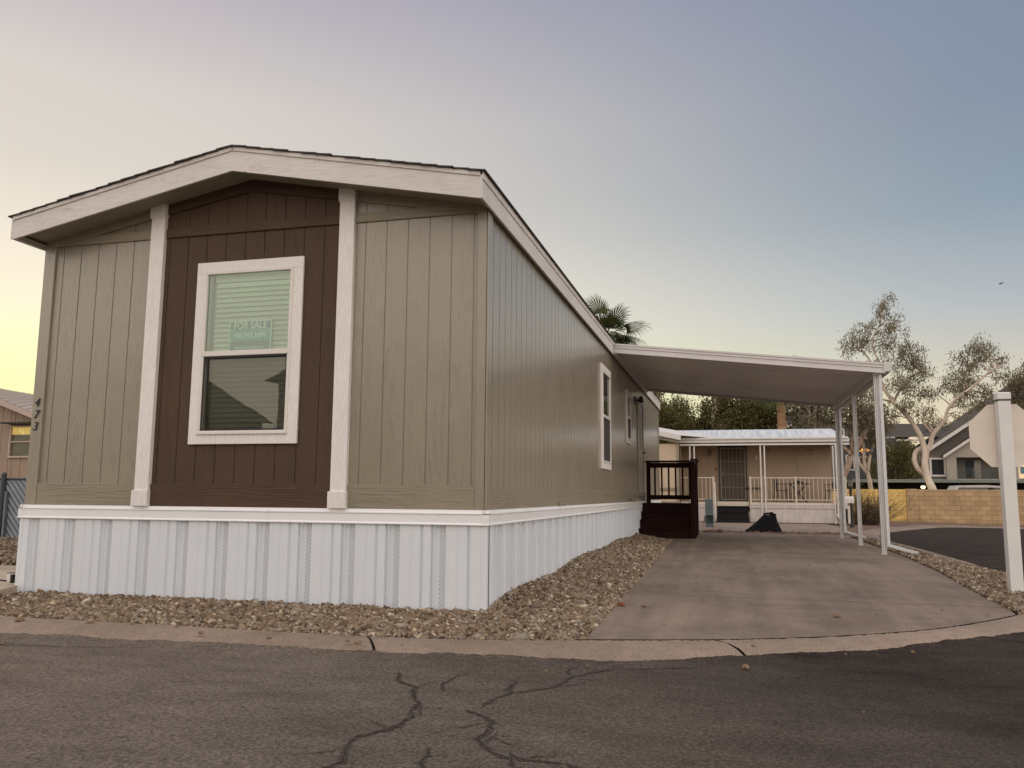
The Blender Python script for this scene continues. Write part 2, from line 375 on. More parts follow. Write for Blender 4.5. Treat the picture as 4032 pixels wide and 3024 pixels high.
INN = smooth([(-30, -1.75), (-8, -1.75), (-3.04, -1.71), (-1.73, -1.71), (-.48, -1.73), (.44, -1.64), (1.1, -1.45), (1.57, -1.31), (2.01, -1.15), (2.61, -.84), (3.3, -.31), (4.05, .62), (4.5, 1.45), (4.72, 2.4)], 8)
OUT = smooth([(-30, -2.08), (-8, -2.08), (-2.73, -2.05), (-1.46, -2.04), (-.6, -2.02), (.3, -1.93), (1.16, -1.80), (1.75, -1.58), (2.2, -1.34), (2.75, -1.03), (3.4, -.50), (4.1, .25), (4.7, 1.2), (5.0, 2.3)], 8)
E2 = smooth([(5.10, 5.45), (5.20, 6.2), (5.22, 7.7), (5.2, 10.3), (5.14, 12.1), (5.17, 13.5), (5.31, 14.9), (5.6, 16.4), (6.25, 18.4), (7.57, 21.7), (9.0, 25.0), (10.6, 26.9), (12.2, 27.7)], 5)
K2 = smooth([(5.0, 5.5), (4.93, 6.9), (4.94, 8.2), (4.92, 10.3), (4.86, 12.1), (4.85, 13.5), (4.98, 15.2), (5.28, 17.1), (5.9, 19.2), (7.1, 22.3), (8.5, 25.6), (10.1, 27.5), (12.2, 28.3)], 5)
jit = lambda pts, a: [(x + rng.uniform(-a, a), y + rng.uniform(-a, a)) for x, y in pts]
def dense(pts, st=.06):
    o = []
    for a, b in zip(pts, pts[1:]):
        n = max(1, min(60, int(math.dist(a, b) / st)))
        o += [(a[0] + (b[0] - a[0]) * i / n, a[1] + (b[1] - a[1]) * i / n) for i in range(n)]
    return o + [pts[-1]]
edge_out = []
ph = 0
for i, (x, y) in enumerate(dense([p for p in OUT if p[0] > -6], .035)):
    ph = .8 * ph + rng.uniform(-.008, .008); edge_out.append((x, y + .045 + ph * 1.6 + .012 * math.sin(x * 5.1) + .010 * math.sin(x * 11.7 + 1) + rng.uniform(-.004, .004)))
road_poly = [(-60, -1.9)] + edge_out + [(5.04, 3.2), (5.07, 4.4)] + [(x - .03, y) for x, y in E2] + [(60, 28.5), (60, -60), (-60, -60)]
road = sheet('road', road_poly, lambda x, y: hz(x, y) - .045, M['asph'], CY, CX)
# kerb with rolled section, broken at its joints
def kerb(name, inn, out, jts=(), zf=lambda x, y: 0., n=1):
    b = MB(); cnt = min(len(inn), len(out))
    prof = [(0, -.09), (0, .006), (.06, .014), (.45, .012), (.75, -.008), (1.0, -.042), (1.12, -.09)]
    prev = None
    jidx = {min(range(cnt), key=lambda i: abs((inn[i][0] + out[i][0]) / 2 - j)) for j in jts}
    for i in range(cnt):
        a = Vector((*inn[i], 0)); c = Vector((*out[i], 0)); row = []
        for t, z in prof:
            p = a.lerp(c, t); p.z = z + zf(p.x, p.y) + (rng.uniform(-.0025, .0025) if z > -.03 else 0); row.append(p)
        if prev:
            brk = i in jidx
            o = len(b.v); b.v += [tuple(p) for p in prev + row]; m_ = len(prof)
            for q in range(m_ - 1):
                b.f.append((o + q, o + q + 1, o + q + 1 + m_, o + q + m_)); b.m.append(1 if brk else 0)
            if brk:
                for q in range(1, m_ - 1):
                    for r_ in (o + q, o + q + m_):
                        v = b.v[r_]; b.v[r_] = (v[0], v[1], v[2] - .018)
        prev = row
    o = b.build(name, [M['kerb'], M['crack']]); o['kind'] = 'structure'; return o
def resample(pts, n):
    d = [0]
    for a, b in zip(pts, pts[1:]): d.append(d[-1] + math.dist(a, b))
    o = []; j = 0
    for i in range(n):
        t = d[-1] * i / (n - 1)
        while j < len(d) - 2 and d[j + 1] < t: j += 1
        f = (t - d[j]) / max(1e-9, d[j + 1] - d[j]); o.append((pts[j][0] + (pts[j + 1][0] - pts[j][0]) * f, pts[j][1] + (pts[j + 1][1] - pts[j][1]) * f))
    return o
ia = [p for p in INN if p[0] > -8.2]; oa = [p for p in OUT if p[0] > -8.2]
kerb('kerb', resample(ia, 760), resample(oa, 760), (-.14, 1.95, -5.2))
kerb('kerb_side', resample(K2, 160), resample(E2, 160), (), hz)
# ragged asphalt lip lapping over the toe of the kerb
fe_ = MB(); ri, ro_ = resample(ia, 900), resample(oa, 900); t_ = 0; prv = None
for i in range(900):
    t_ = .86 * t_ + rng.uniform(-.05, .05); tt = .94 + t_ * .32 + .03 * math.sin(i * .07) + .035 * math.sin(i * .023 + 1); tt = min(max(tt, .78), 1.03)
    zk = lambda q: -.008 + (.75 - q) * -.0267 if q < .75 else -.008 - (q - .75) * .136
    a = Vector((*ri[i], 0)); c = Vector((*ro_[i], 0)); p = a.lerp(c, tt); p.z = zk(tt) + .0045; m1 = a.lerp(c, max(tt, 1.0) + .06); m1.z = -.038; q = a.lerp(c, 1.7); q.z = -.0446
    if prv: fe_.quad(prv[0], prv[1], m1, p); fe_.quad(prv[1], prv[2], q, m1)
    prv = (p, m1, q)
fo = fe_.build('road_edge', M['asph']); fo['kind'] = 'structure'
# driveway, walks, dirt
gap = [(x - .004, y + .014) for x, y in INN if 1.0 < x < 4.1]
drive_poly = [(1.07, -1.44)] + [p for p in gap if p[0] > 1.09] + [(4.10, 1.0), (4.14, 1.8), (4.23, 3.0), (4.36, 4.7), (4.40, 5.6), (4.47, 7.4), (4.47, 10), (4.5, 13.0), (4.5, 14.2), (2.2, 14.75), (1.3, 14.75), (-.02, 14.75), (-.02, 10.9), (.80, 10.1), (.84, 8), (.97, 3)]
sheet('driveway', drive_poly, lambda x, y: 0., M['conc'], (), (), 'structure', .09)
M['jointg'] = mat('joint_grit', (.17, .13, .105), .95); vary(M['jointg'], (.17, .13, .105), .3, 40)
jt = MB()
for a, b in (((1.0, 1.15, .002), (4.14, 1.15, .002)), ((.86, 6.3, .002), (4.42, 6.3, .002)), ((.85, 10.1, .002), (1.25, 11.6, .002))):
    jt.bar((a[0], a[1], .0015), (b[0], b[1], .0015), .0035, .002)
gpts = [p for p in INN if 1.02 < p[0] < 4.12]
for a, c in zip(gpts, gpts[1:]):
    jt.quad((a[0] - .004, a[1] - .003 + rng.uniform(-.003, .002), .0165), (c[0] - .004, c[1] - .003, .0165), (c[0] - .006, c[1] + .017 + rng.uniform(-.002, .004), .0025), (a[0] - .006, a[1] + .017, .0025), 1)
jo = jt.build('driveway_joints', [M['jointg'], M['crack']]); jo['kind'] = 'structure'
sheet('neighbor_walk', [(-4, 15.35), (4.75, 15.2), (4.9, 17.2), (5.0, 21.4), (4.9, 22.6), (-4, 22.6)], lambda x, y: .006, M['walk'], (), (), 'structure', .09)
sheet('dirt_yard', [(-6, 14.0), (4.84, 14.0), (4.96, 15.2), (5.26, 17.1), (5.88, 19.2), (7.08, 22.3), (8.48, 25.6), (10.1, 27.5), (12.2, 28.3), (60, 29), (60, 33.4), (-6, 33.4)], lambda x, y: hz(x, y) - .015, M['dirt'], CY, CX)
ridge = MB()
for i in range(70):
    x = 1.3 + i * .05; ridge.add([(x + rng.uniform(-.03, .03), 14.78 + rng.uniform(0, .1), -.02), (x + .09, 14.8, -.02), (x + .05, 15.3, -.02), (x - .03, 15.25, -.02), (x + .02, 15.0, rng.uniform(.02, .06))], [(0, 1, 4), (1, 2, 4), (2, 3, 4), (3, 0, 4)])
ro = ridge.build('dirt_ridge', M['dirt']); ro['kind'] = 'structure'
sheet('side_walk', [(-4.62, 1.68), (-4.62, .05), (-4.45, -.35), (-4.2, -.62), (-5.5, -.95), (-14, -1.0), (-14, 1.6)], lambda x, y: .0, M['walkL'], (), (), 'structure', .09)
# asphalt cracks: shallow crumbled seams
CR = [([(.26, -2.39), (.32, -2.55), (.46, -2.7), (.49, -2.79), (.6, -2.98), (.61, -3.12), (.64, -3.22), (.65, -3.32), (.62, -3.42), (.55, -3.53), (.56, -3.66), (.63, -3.81), (.6, -3.95)], .011),
      ([(1.34, -1.96), (1.27, -2.08), (1.15, -2.23), (1.14, -2.34), (1.11, -2.48), (1.04, -2.57), (.94, -2.69), (.89, -2.83), (.88, -2.97)], .008),
      ([(.82, -3.03), (.9, -3.08), (.99, -3.17), (1.01, -3.26), (1.01, -3.36), (1.01, -3.43), (1.05, -3.5), (1.11, -3.56), (1.17, -3.61), (1.24, -3.72)], .011),
      ([(1.17, -3.54), (1.22, -3.62), (1.29, -3.61), (1.35, -3.62), (1.45, -3.66), (1.6, -3.75)], .008),
      ([(.89, -2.38), (.91, -2.51), (.9, -2.62), (.94, -2.65)], .006), ([(.61, -2.31), (.57, -2.48), (.57, -2.59), (.62, -2.72)], .007),
      ([(.87, -3.57), (.89, -3.72), (.92, -3.79), (.94, -3.9)], .009), ([(1.13, -2.23), (1.09, -2.03), (1.15, -1.95)], .006),
      ([(1.34, -1.96), (1.5, -1.93), (1.62, -1.86), (1.8, -1.80)], .006),
      ([(-3.0, -2.42), (-2.5, -2.36), (-2.0, -2.30), (-1.5, -2.20), (-1.1, -2.12)], .004)]
for pts, wd in list(CR[:3]):
    for i in range(2, len(pts) - 1, 2):
        x, y = pts[i]; a = rng.uniform(0, 6.28); q = [(x, y)]
        for _ in range(3): a += rng.uniform(-.7, .7); x += .07 * math.cos(a); y += .07 * math.sin(a); q.append((x, y))
        CR.append((q, .0035))
cb = MB()
for pts, wd in CR:
    dp_ = dense(pts, .012); off = 0; row = []
    for i, (x, y) in enumerate(dp_):
        a = dp_[max(0, i - 1)]; c = dp_[min(len(dp_) - 1, i + 1)]; dx, dy = c[0] - a[0], c[1] - a[1]; l_ = math.hypot(dx, dy) or 1
        nx, ny = -dy / l_, dx / l_; off = .72 * off + rng.uniform(-.008, .008)
        ww = wd * 1.05 * rng.uniform(.2, 1.15) * min(1, .25 + i / 8, .25 + (len(dp_) - 1 - i) / 8)
        row.append([(x + nx * (off + s_ * ww), y + ny * (off + s_ * ww)) for s_ in (-1.9 * rng.uniform(.25, 1.1), -.42, .42, 1.9 * rng.uniform(.25, 1.1))])
    for a, c in zip(row, row[1:]):
        cb.quad((*a[0], -.0418), (*a[3], -.0418), (*c[3], -.0418), (*c[0], -.0418), 1)
        cb.quad((*a[1], -.0390), (*a[2], -.0390), (*c[2], -.0390), (*c[1], -.0390), 0)
co = cb.build('road_cracks', [M['crack'], M['crackhalo']]); co['kind'] = 'structure'

# gravel beds: a dirt base and thousands of angular stones
def inpoly(x, y, P):
    c = False; j = len(P) - 1
    for i in range(len(P)):
        if (P[i][1] > y) != (P[j][1] > y) and x < (P[j][0] - P[i][0]) * (y - P[i][1]) / (P[j][1] - P[i][1]) + P[i][0]: c = not c
        j = i
    return c
ico = bmesh.new(); bmesh.ops.create_icosphere(ico, subdivisions=1, radius=1); ico.verts.index_update()
IV = np.array([v.co[:] for v in ico.verts]); IF = np.array([[v.index for v in f.verts] for f in ico.faces]); ico.free()
nr = np.random.RandomState(5)
def stones(name, poly, dens, size, zf, parent_kind='stuff', layers=1.0, label=None):
    xs = [p[0] for p in poly]; ys = [p[1] for p in poly]; A = (max(xs) - min(xs)) * (max(ys) - min(ys)); V = []; F = []; o = 0
    n = int(A * dens)
    px = nr.uniform(min(xs), max(xs), n); py = nr.uniform(min(ys), max(ys), n)
    for x, y in zip(px, py):
        if not inpoly(x, y, poly): continue
        s_ = size * nr.lognormal(0, .30)
        v = IV * (1 + nr.uniform(-.45, .40, (len(IV), 1))) * np.array([s_, s_ * nr.uniform(.45, .85), s_ * nr.uniform(.30, .70)])
        a, b_, c = nr.uniform(0, 6.28), nr.normal(0, .65), nr.normal(0, .65)
        Rz = np.array([[math.cos(a), -math.sin(a), 0], [math.sin(a), math.cos(a), 0], [0, 0, 1]]); Rx = np.array([[1, 0, 0], [0, math.cos(b_), -math.sin(b_)], [0, math.sin(b_), math.cos(b_)]]); Ry = np.array([[math.cos(c), 0, math.sin(c)], [0, 1, 0], [-math.sin(c), 0, math.cos(c)]])
        v = v @ (Rz @ Rx @ Ry).T + np.array([x, y, zf(x, y) + nr.uniform(-.3 * size, size * 1.25) * layers]); V.append(v); F.append(IF + o); o += len(IV)
    V = np.concatenate(V); F = np.concatenate(F)
    me = bpy.data.meshes.new(name); me.vertices.add(len(V)); me.vertices.foreach_set('co', V.ravel().astype('f'))
    me.loops.add(len(F) * 3); me.loops.foreach_set('vertex_index', F.ravel().astype('i')); me.polygons.add(len(F))
    me.polygons.foreach_set('loop_start', np.arange(0, len(F) * 3, 3, dtype='i')); me.update(calc_edges=True); me.validate()
    me.materials.append(M['rock']); q = bpy.data.objects.new(name, me); col.objects.link(q)
    return tag(q, label, 'gravel', None, 'stuff')
in_f = [(x, y + .03) for x, y in INN if -5.6 < x < 1.06]
GF = [(-5.6, -1.0), (-4.3, -.62), (-4.45, -.05), (-.02, -.05), (.0, 10.95), (.78, 10.15), (.83, 8), (.955, 3), (1.04, -1.40)] + in_f[::-1]
def gtop(x, y):
    A = -.055 * sst(-1.70, -.25, y); B = min(.10, .0 + .018 * max(y, 0)) + .022 * math.sin(y * 1.7 + .6)
    cx = min(1, max(0, 1 - x / 1.02)) ; t = sst(-.25, .9, y) if x > -.2 else 0
    return (A * (1 - t) + B * t) * (cx if x > 0 else 1) + .006 * math.sin(x * 7.1 + 2 * y) * math.sin(y * 5.3 + x)
gbz = lambda x, y: gtop(x, y) - .014
stones('gravel', [(x + (.022 if x > .7 else 0), y) for x, y in GF], 3050, .0196, gbz, label='tan crushed rock bed around the white skirting of the khaki home')
sheet('gravel_bed', GF, lambda x, y: gtop(x, y) - .022, M['gbase'], [-1.6 + .2 * i for i in range(63)], [-5 + .5 * i for i in range(10)] + [0, .2, .4, .6, .8], 'structure', .09)
GR = [(4.13, 1.05), (4.17, 1.8), (4.26, 3.0), (4.39, 4.7), (4.43, 5.6), (4.50, 7.4), (4.50, 10), (4.53, 13.2), (4.80, 13.4), (4.83, 12.1), (4.89, 10.3), (4.91, 8.2), (4.90, 6.9), (4.98, 5.4), (5.05, 4.4), (5.02, 3.0), (4.70, 2.4), (4.47, 1.45), (4.12, .76)]
sheet('gravel_bed_side', GR, lambda x, y: -.006, M['gbase'], (), (), 'structure', .09)
G1 = [p for p in GR if p[1] < 7.0] + [(4.5, 7.0)]
GRa = [(4.13, 1.05), (4.17, 1.8), (4.26, 3.0), (4.39, 4.7), (4.43, 5.6), (4.50, 7.4), (4.91, 7.4), (4.90, 6.9), (4.98, 5.4), (5.05, 4.4), (5.02, 3.0), (4.70, 2.4), (4.47, 1.45), (4.12, .76)]
stones('gravel_side', [(x - .025, y) for x, y in GRa], 1900, .021, lambda x, y: -.002, label='pale crushed rock strip between the driveway and the side road')
stones('gravel_back', [(4.50, 7.4), (4.50, 10), (4.53, 13.2), (4.80, 13.4), (4.83, 12.1), (4.89, 10.3), (4.91, 7.4)], 700, .022, lambda x, y: -.006, label='thin scatter of crushed rock along the carport posts')
sheet('gravel_bed_left', [(-14, 1.62), (-4.66, 1.70), (-4.66, 5.7), (-14, 5.7)], lambda x, y: .0, M['gbase'], (), (), 'structure', .09)
stones('gravel_left', [(-14, 1.64), (-5.2, 1.70), (-5.2, 5.7), (-14, 5.7)], 600, .032, lambda x, y: .006, label='tan crushed rock bed in front of the slatted fence')
# a few loose stones one can point at
def one_stone(name, p, s_, label, group, seed):
    r_ = np.random.RandomState(seed); v = IV * (1 + r_.uniform(-.25, .25, (12, 1))) * np.array([s_, s_ * .7, s_ * .5])
    b = MB(); b.add(v.tolist(), IF.tolist()); o = b.build(name, M['rock']); o.location = p; o.rotation_euler.z = r_.uniform(0, 6)
    return tag(o, label, 'stone', group)
proto = one_stone('loose_stone', (-2.72, -1.86, .025), .035, 'small tan stone lying loose on the pink concrete kerb', 'loose stones on the kerb', 3)
for i, (x, y, s_) in enumerate([(-1.25, -1.95, .7), (-.75, -1.99, .6), (-1.9, -1.77, .6), (-.17, -1.98, .8), (-.26, -1.93, .6), (.1, -1.97, .4), (2.07, -1.40, .5), (-2.2, -1.80, .8), (-1.55, -1.78, .5)]):
    q = proto.copy(); col.objects.link(q); q.location = (x, y, .02); q.rotation_euler.z = i; q.scale = (s_,) * 3
p2 = one_stone('loose_stone', (2.70, .12, .015), .032, 'small dark stone lying loose on the driveway concrete', 'loose stones on the driveway', 5)
for i, (x, y, s_) in enumerate([(1.27, .25, .8), (3.55, .75, .5), (3.0, .3, .35), (3.82, .55, .4), (3.35, .2, .3), (1.95, 1.7, .35), (2.2, 4.2, .5), (1.6, 2.2, .35), (2.9, 4.9, .5), (1.5, -.7, .3), (2.4, -.2, .25), (3.3, 5.5, .4), (2.0, 3.1, .4)]):
    q = p2.copy(); col.objects.link(q); q.location = (x, y, .012); q.rotation_euler.z = i * 1.7; q.scale = (s_,) * 3
p3 = one_stone('loose_stone', (2.02, -1.78, -.03), .03, 'small pale stone lying loose on the dark asphalt', 'loose stones on the asphalt', 9)
for i, (x, y, s_) in enumerate([(-2.35, -2.35, .6), (-1.6, -2.55, .4), (1.19, -1.98, .4), (1.0, -2.17, .45), (.71, -3.02, .4), (-.95, -2.1, .7), (3.0, -1.0, .6), (3.6, -2.5, .3), (2.6, -1.2, .4), (-.4, -2.08, .6), (.63, -3.24, .3), (2.5, -2.6, .3)]):
    q = p3.copy(); col.objects.link(q); q.location = (x, y, -.036); q.rotation_euler.z = i * 2.1; q.scale = (s_,) * 3
M['brickc'] = mat('brick_chip', (.20, .07, .035), .9); vary(M['brickc'], (.20, .07, .035), .2, 30, bump=.5)
b = MB(); b.bbox(-.028, .028, -.014, .014, -.014, .014, .003); o = b.build('brick_chip', M['brickc']); o.location = (1.085, .25, .018); o.rotation_euler = (0, .08, -.2)
tag(o, 'broken red brick piece at the edge of the gravel and driveway', 'brick')
ORD = ['first', 'second', 'third', 'fourth', 'fifth', 'sixth', 'seventh', 'eighth', 'ninth', 'tenth', 'eleventh', 'twelfth', 'thirteenth', 'fourteenth']
for grp, txt in (('loose stones on the kerb', 'small tan stone loose on the pink kerb, %s from the left'), ('loose stones on the driveway', 'small dark stone loose on the driveway, %s from its gravel side'), ('loose stones on the asphalt', 'small pale stone loose on the dark asphalt, %s from the left')):
    for i, q in enumerate(sorted([o for o in bpy.data.objects if o.get('group') == grp], key=lambda o: o.location.x)): q['label'] = txt % ORD[i]
# ---------------------------------------------------------------- the khaki mobile home
XL, XR, YB = -4.585, 0.0, 17.1
XC = -2.30
home = thing('mobile_home', (-2.3, 8.5, 0), 'long khaki and brown manufactured home with white trim, gabled front and ribbed white skirting', 'mobile home')
def siding(b, axis, a0, a1, z0, z1, gr, mi=0, gw=.011, gd=.007, plane=0., out=-1):
    """grooved panel; z1 may be a function of a. axis x: faces out*y, axis y: faces out*x"""
    pr = [(a0, 0)]
    for g in sorted(gr):
        if a0 + .01 < g < a1 - .01: pr += [(g - gw / 2, 0), (g - gw / 2 + .0015, gd), (g + gw / 2 - .0015, gd), (g + gw / 2, 0)]
    pr.append((a1, 0)); fz = z1 if callable(z1) else (lambda a: z1)
    P = lambda a, d, z: (a, plane - out * d, z) if axis == 'x' else (plane - out * d, a, z)
    vs = [P(a, d, z0) for a, d in pr] + [P(a, d, fz(a)) for a, d in pr]; n = len(pr)
    b.add(vs, [(i, i + 1, i + 1 + n, i + n) for i in range(n - 1)], mi); return b
GX = [-4.383 + .2032 * i for i in range(22)]
GYS = [.197 + .2045 * i for i in range(84)]
soff = lambda x: 3.80 - .196 * abs(x - XC)
CLX, CLR, CRL, CRR = -3.355, -3.205, -1.375, -1.228
wx0, wx1, wz0, wz1 = -2.74, -1.82, 1.41, 2.93
for a_, c_ in ((XL, CLX + .02), (CRR - .02, XR)): b = MB(); siding(b, 'x', a_, c_, .757, soff, GX); b.build('front_wall', M['khaki'], home)
b = MB()
siding(b, 'x', CLR - .04, wx0, .757, soff, GX); siding(b, 'x', wx1, CRL + .04, .757, soff, GX)
siding(b, 'x', wx0, wx1, .757, wz0, GX); siding(b, 'x', wx0, XC, wz1, soff, GX); siding(b, 'x', XC, wx1, wz1, soff, GX)
b.build('accent_panel', M['brown'], home)
# side wall with openings: two windows and the door
W1 = (6.40, 7.24, 1.40, 2.87); W2 = (9.62, 10.20, 1.98, 2.86); DR = (11.66, 12.66, .90, 2.93)
b = MB(); ys = 0.
for (a, c, z0, z1) in (W1, W2, DR):  # deeper shadow grooves on the long side
    siding(b, 'y', ys, a, .757, 3.50, GYS, plane=0., out=1, gw=.015, gd=.012); siding(b, 'y', a, c, z1, 3.50, GYS, out=1, gw=.015, gd=.012)
    if z0 > .91: siding(b, 'y', a, c, .757, z0, GYS, out=1, gw=.015, gd=.012)
    else: siding(b, 'y', a, c, .757, .90, GYS, out=1, gw=.015, gd=.012)
    ys = c
siding(b, 'y', ys, YB, .757, 3.50, GYS, out=1, gw=.015, gd=.012)
b.build('side_wall', M['khaki'], home)
b = MB(); b.quad((XL, 0, .757), (XL, YB, .757), (XL, YB, 3.5), (XL, 0, 3.5)); b.quad((XL, YB, 0), (XR, YB, 0), (XR, YB, 3.6), (XL, YB, 3.6))
b.quad((XL, 0, .76), (XR, 0, .76), (XR, YB, .76), (XL, YB, .76)); b.build('far_walls', M['khaki'], home)
T = .019
b = MB(); b.bbox(XL - .012, XL + .115, -T - .006, .0, .757, 3.38, .003); b.build('corner_trim', M['khaki'], home)
b = MB(); b.bbox(XR - .078, XR + .012, -T - .006, -.0005, .757, 3.45, .003)
b.bbox(XR + .0005, XR + T, -T - .006, .10, .757, 3.40, .003); b.build('corner_trim', M['khaki'], home)
b = MB(); b.bbox(XR + .0005, XR + T, YB - .1, YB, .757, 3.40, .003); b.build('corner_trim', M['khaki'], home)
for x0, x1 in ((XL + .116, CLX), (CRR, XR - .079)):
    for z0, z1 in ((.757, .959), (3.295, 3.385)): b = MB(); b.bbox(x0, x1, -T, 0, z0, z1, .003); b.build('trim_board', M['khaki_x'], home)
for x0, x1 in ((XL + .1, CLX), (CRR, XR)):
    f = lambda x: 3.686 - .18 * abs(x - XC)
    b = MB(); b.prism([(x0, -T - .004, f(x0)), (x1, -T - .004, f(x1)), (x1, -T - .004, soff(x1) + .01), (x0, -T - .004, soff(x0) + .01)], (0, T + .003, 0)); b.build('frieze_board', M['khaki_x'], home)
for z0, z1 in ((.757, .959), (3.295, 3.385)): b = MB(); b.bbox(CLR, CRL, -T, 0, z0, z1, .003); b.build('accent_trim_board', M['brown_x'], home)
b = MB()
for x0, x1 in ((CLR, XC), (XC, CRL)): b.prism([(x0, -T - .004, f(x0)), (x1, -T - .004, f(x1)), (x1, -T - .004, soff(x1) + .01), (x0, -T - .004, soff(x0) + .01)], (0, T + .003, 0))
b.build('accent_frieze_board', M['brown_x'], home)
b = MB(); b.bbox(.0005, T, .10, 11.6, .757, .951, .003); b.bbox(.0005, T, 12.75, YB - .1, .757, .951, .003); b.build('side_trim_board', M['khaki_y'], home)
for x0, x1 in ((CLX, CLR), (CRL, CRR)):
    b = MB(); b.bbox(x0, x1, -.048, .0, .895, 3.505, .003); b.bbox(x0 - .013, x1 + .008, -.066, .0, .757, .901, .003)
    b.bbox(x0 - .008, x1 + .008, -.066, .0, 3.503, 3.63, .003)
    b.prism([(x0 - .008, -.066, 3.503), (x0 + .0, -.048, 3.483), (x1 + .0, -.048, 3.483), (x1 + .008, -.066, 3.503)], (0, .045, 0))
    b.build('column', M['trim'], home)
# roof
FX0, FX1, FY = -4.675, .035, -.35
peak = lambda x, top: top - .196 * abs(x - XC)
b = MB()
for x0, x1 in ((FX0, XC), (XC, FX1)):
    b.prism([(x0, FY, peak(x0, 3.755)), (x1, FY, peak(x1, 3.755)), (x1, FY, peak(x1, 3.945)), (x0, FY, peak(x0, 3.945))], (0, .022, 0))
    b.prism([(x0 - .004, FY - .012, peak(x0, 3.943)), (x1 + .004, FY - .012, peak(x1, 3.943)), (x1 + .004, FY - .012, peak(x1, 3.978)), (x0 - .004, FY - .012, peak(x0, 3.978))], (0, .03, 0))
b.build('gable_fascia', M['trim_x'], home)
zt, zb_ = peak(FX1, 3.958), peak(FX1, 3.755)
b = MB(); b.bbox(FX1 - .001, FX1 + .022, FY - .003, 17.16, zb_ - .002, zt, .003); b.bbox(FX1 + .02, FX1 + .032, FY - .006, 17.16, zt - .045, zt + .018, .002)
b.bbox(FX0 - .022, FX0 + .001, FY - .003, 17.16, zb_ - .002, zt, .003); b.build('eave_fascia', M['trim_y'], home)
b = MB()
for x0, x1 in ((FX0, XC), (XC, FX1)):
    b.quad((x0, FY + .02, soff(x0) - .012), (x1, FY + .02, soff(x1) - .012), (x1, .0, soff(x1) - .002), (x0, .0, soff(x0) - .002))
b.quad((0, -.3, 3.32), (FX1, -.3, 3.315), (FX1, 17.1, 3.315), (0, 17.1, 3.32)); b.quad((XL, -.3, 3.32), (FX0, -.3, 3.315), (FX0, 17.1, 3.315), (XL, 17.1, 3.32))
b.build('soffit', M['soffit'], home)
b = MB()
for sgn in (-1, 1):
    xe = FX0 - .035 if sgn < 0 else FX1 + .04; nC = 17; wd = abs(xe - XC) / nC
    for i in range(nC):
        xa = XC + sgn * wd * i; xb = XC + sgn * (wd * (i + 1) + .015)
        za = peak(xa, 3.985) + .002; zb2 = peak(xb, 3.985) + .007
        y0 = FY - .03 + rng.uniform(-.010, .008); lift = rng.uniform(.0, .006)
        b.prism([(xa, y0, za + lift * .3), (xb, y0, zb2 + lift), (xb, y0, zb2 - .009 + lift * .5), (xa, y0, za - .012)], (0, 17.6, 0))
b.build('roof', M['shingle'], home)
# skirting
SKP = [(u_, d_ * 1.9) for u_, d_ in [(-.062, .012), (-.056, .0), (-.027, 0), (-.0265, 0), (.0265, 0), (.027, 0), (.034, 0), (.038, .016), (.046, .016), (.052, .012), (.136, .012), (.1375, .0155), (.140, .0155), (.1415, .012), (.212, .012), (.232, .0), (.240, .0), (.242, .0155), (.246, .0155), (.2475, .012), (.308, .012), (.318, .0), (.3345, .0), (.335, -.012), (.3385, -.012), (.339, .015), (.344, .015)]]
def skirt(b, axis, c0, per, a_lo, a_hi, plane, out, z0, z1):
    k_ = math.floor((a_lo - c0) / per) - 1; pts = []
    while c0 + k_ * per < a_hi + per:
        pts += [(c0 + k_ * per + u, d, -.0272 < u < .0267) for u, d in SKP]; k_ += 1
    pts = [p for p in pts if a_lo <= p[0] <= a_hi]
    pts = [(a_lo, pts[0][1], False)] + pts + [(a_hi, .012, False)]
    P = lambda a, d, z: (a, plane + out * d, z) if axis == 'x' else (plane + out * d, a, z)
    o = len(b.v); n = len(pts)
    b.v += [P(a, d, z) for z in (z0, z1) for a, d, _ in pts]
    for i in range(n - 1):
        b.f.append((o + i, o + i + 1, o + i + 1 + n, o + i + n)); b.m.append(1 if pts[i][2] and pts[i + 1][2] else 0)
b = MB(); skirt(b, 'x', -.351, .4065, XL - .0, XR + .0, -.012, -1, -.20, .66); skirt(b, 'y', -.02 + .41, .41, .02, YB, .012, 1, -.20, .66)
b.bbox(XR - .045, XR + .036, -.036, .02, -.20, .66, .003); b.bbox(XL - .036, XL + .045, -.036, .02, -.20, .66, .003)
b.quad((XL - .012, 0.021, -.06), (XL - .012, YB, -.20), (XL - .012, YB, .66), (XL - .012, 0, .66))
b.build('skirting', [M['vinyl'], M['perf']], home)
b = MB()
def lip(b, p0, p1, nx, ny):
    """ogee cap rail around the top of the skirting"""
    pr = [(.0, .757), (.028, .757), (.030, .737), (.040, .732), (.053, .729), (.053, .722), (.046, .716), (.046, .652), (.056, .640), (.056, .633), (.0, .631)]
    a = Vector(p0); d = Vector(p1) - a; ex = [(a.x + nx * u, a.y + ny * u, z) for u, z in pr]; b.prism(ex, d)
for x0, x1 in ((XL - .053, -3.247), (-3.2445, -1.967), (-1.9645, XR + .053)): lip(b, (x0, 0, 0), (x1, 0, 0), 0, -1)
for y0, y1 in ((-.053, 3.65), (3.653, 7.3), (7.303, 11.0), (11.003, YB)): lip(b, (0, y0, 0), (0, y1, 0), 1, 0)
lip(b, (XL, -.053, 0), (XL, YB, 0), -1, 0)
b.build('skirting_cap', M['lip'], home)
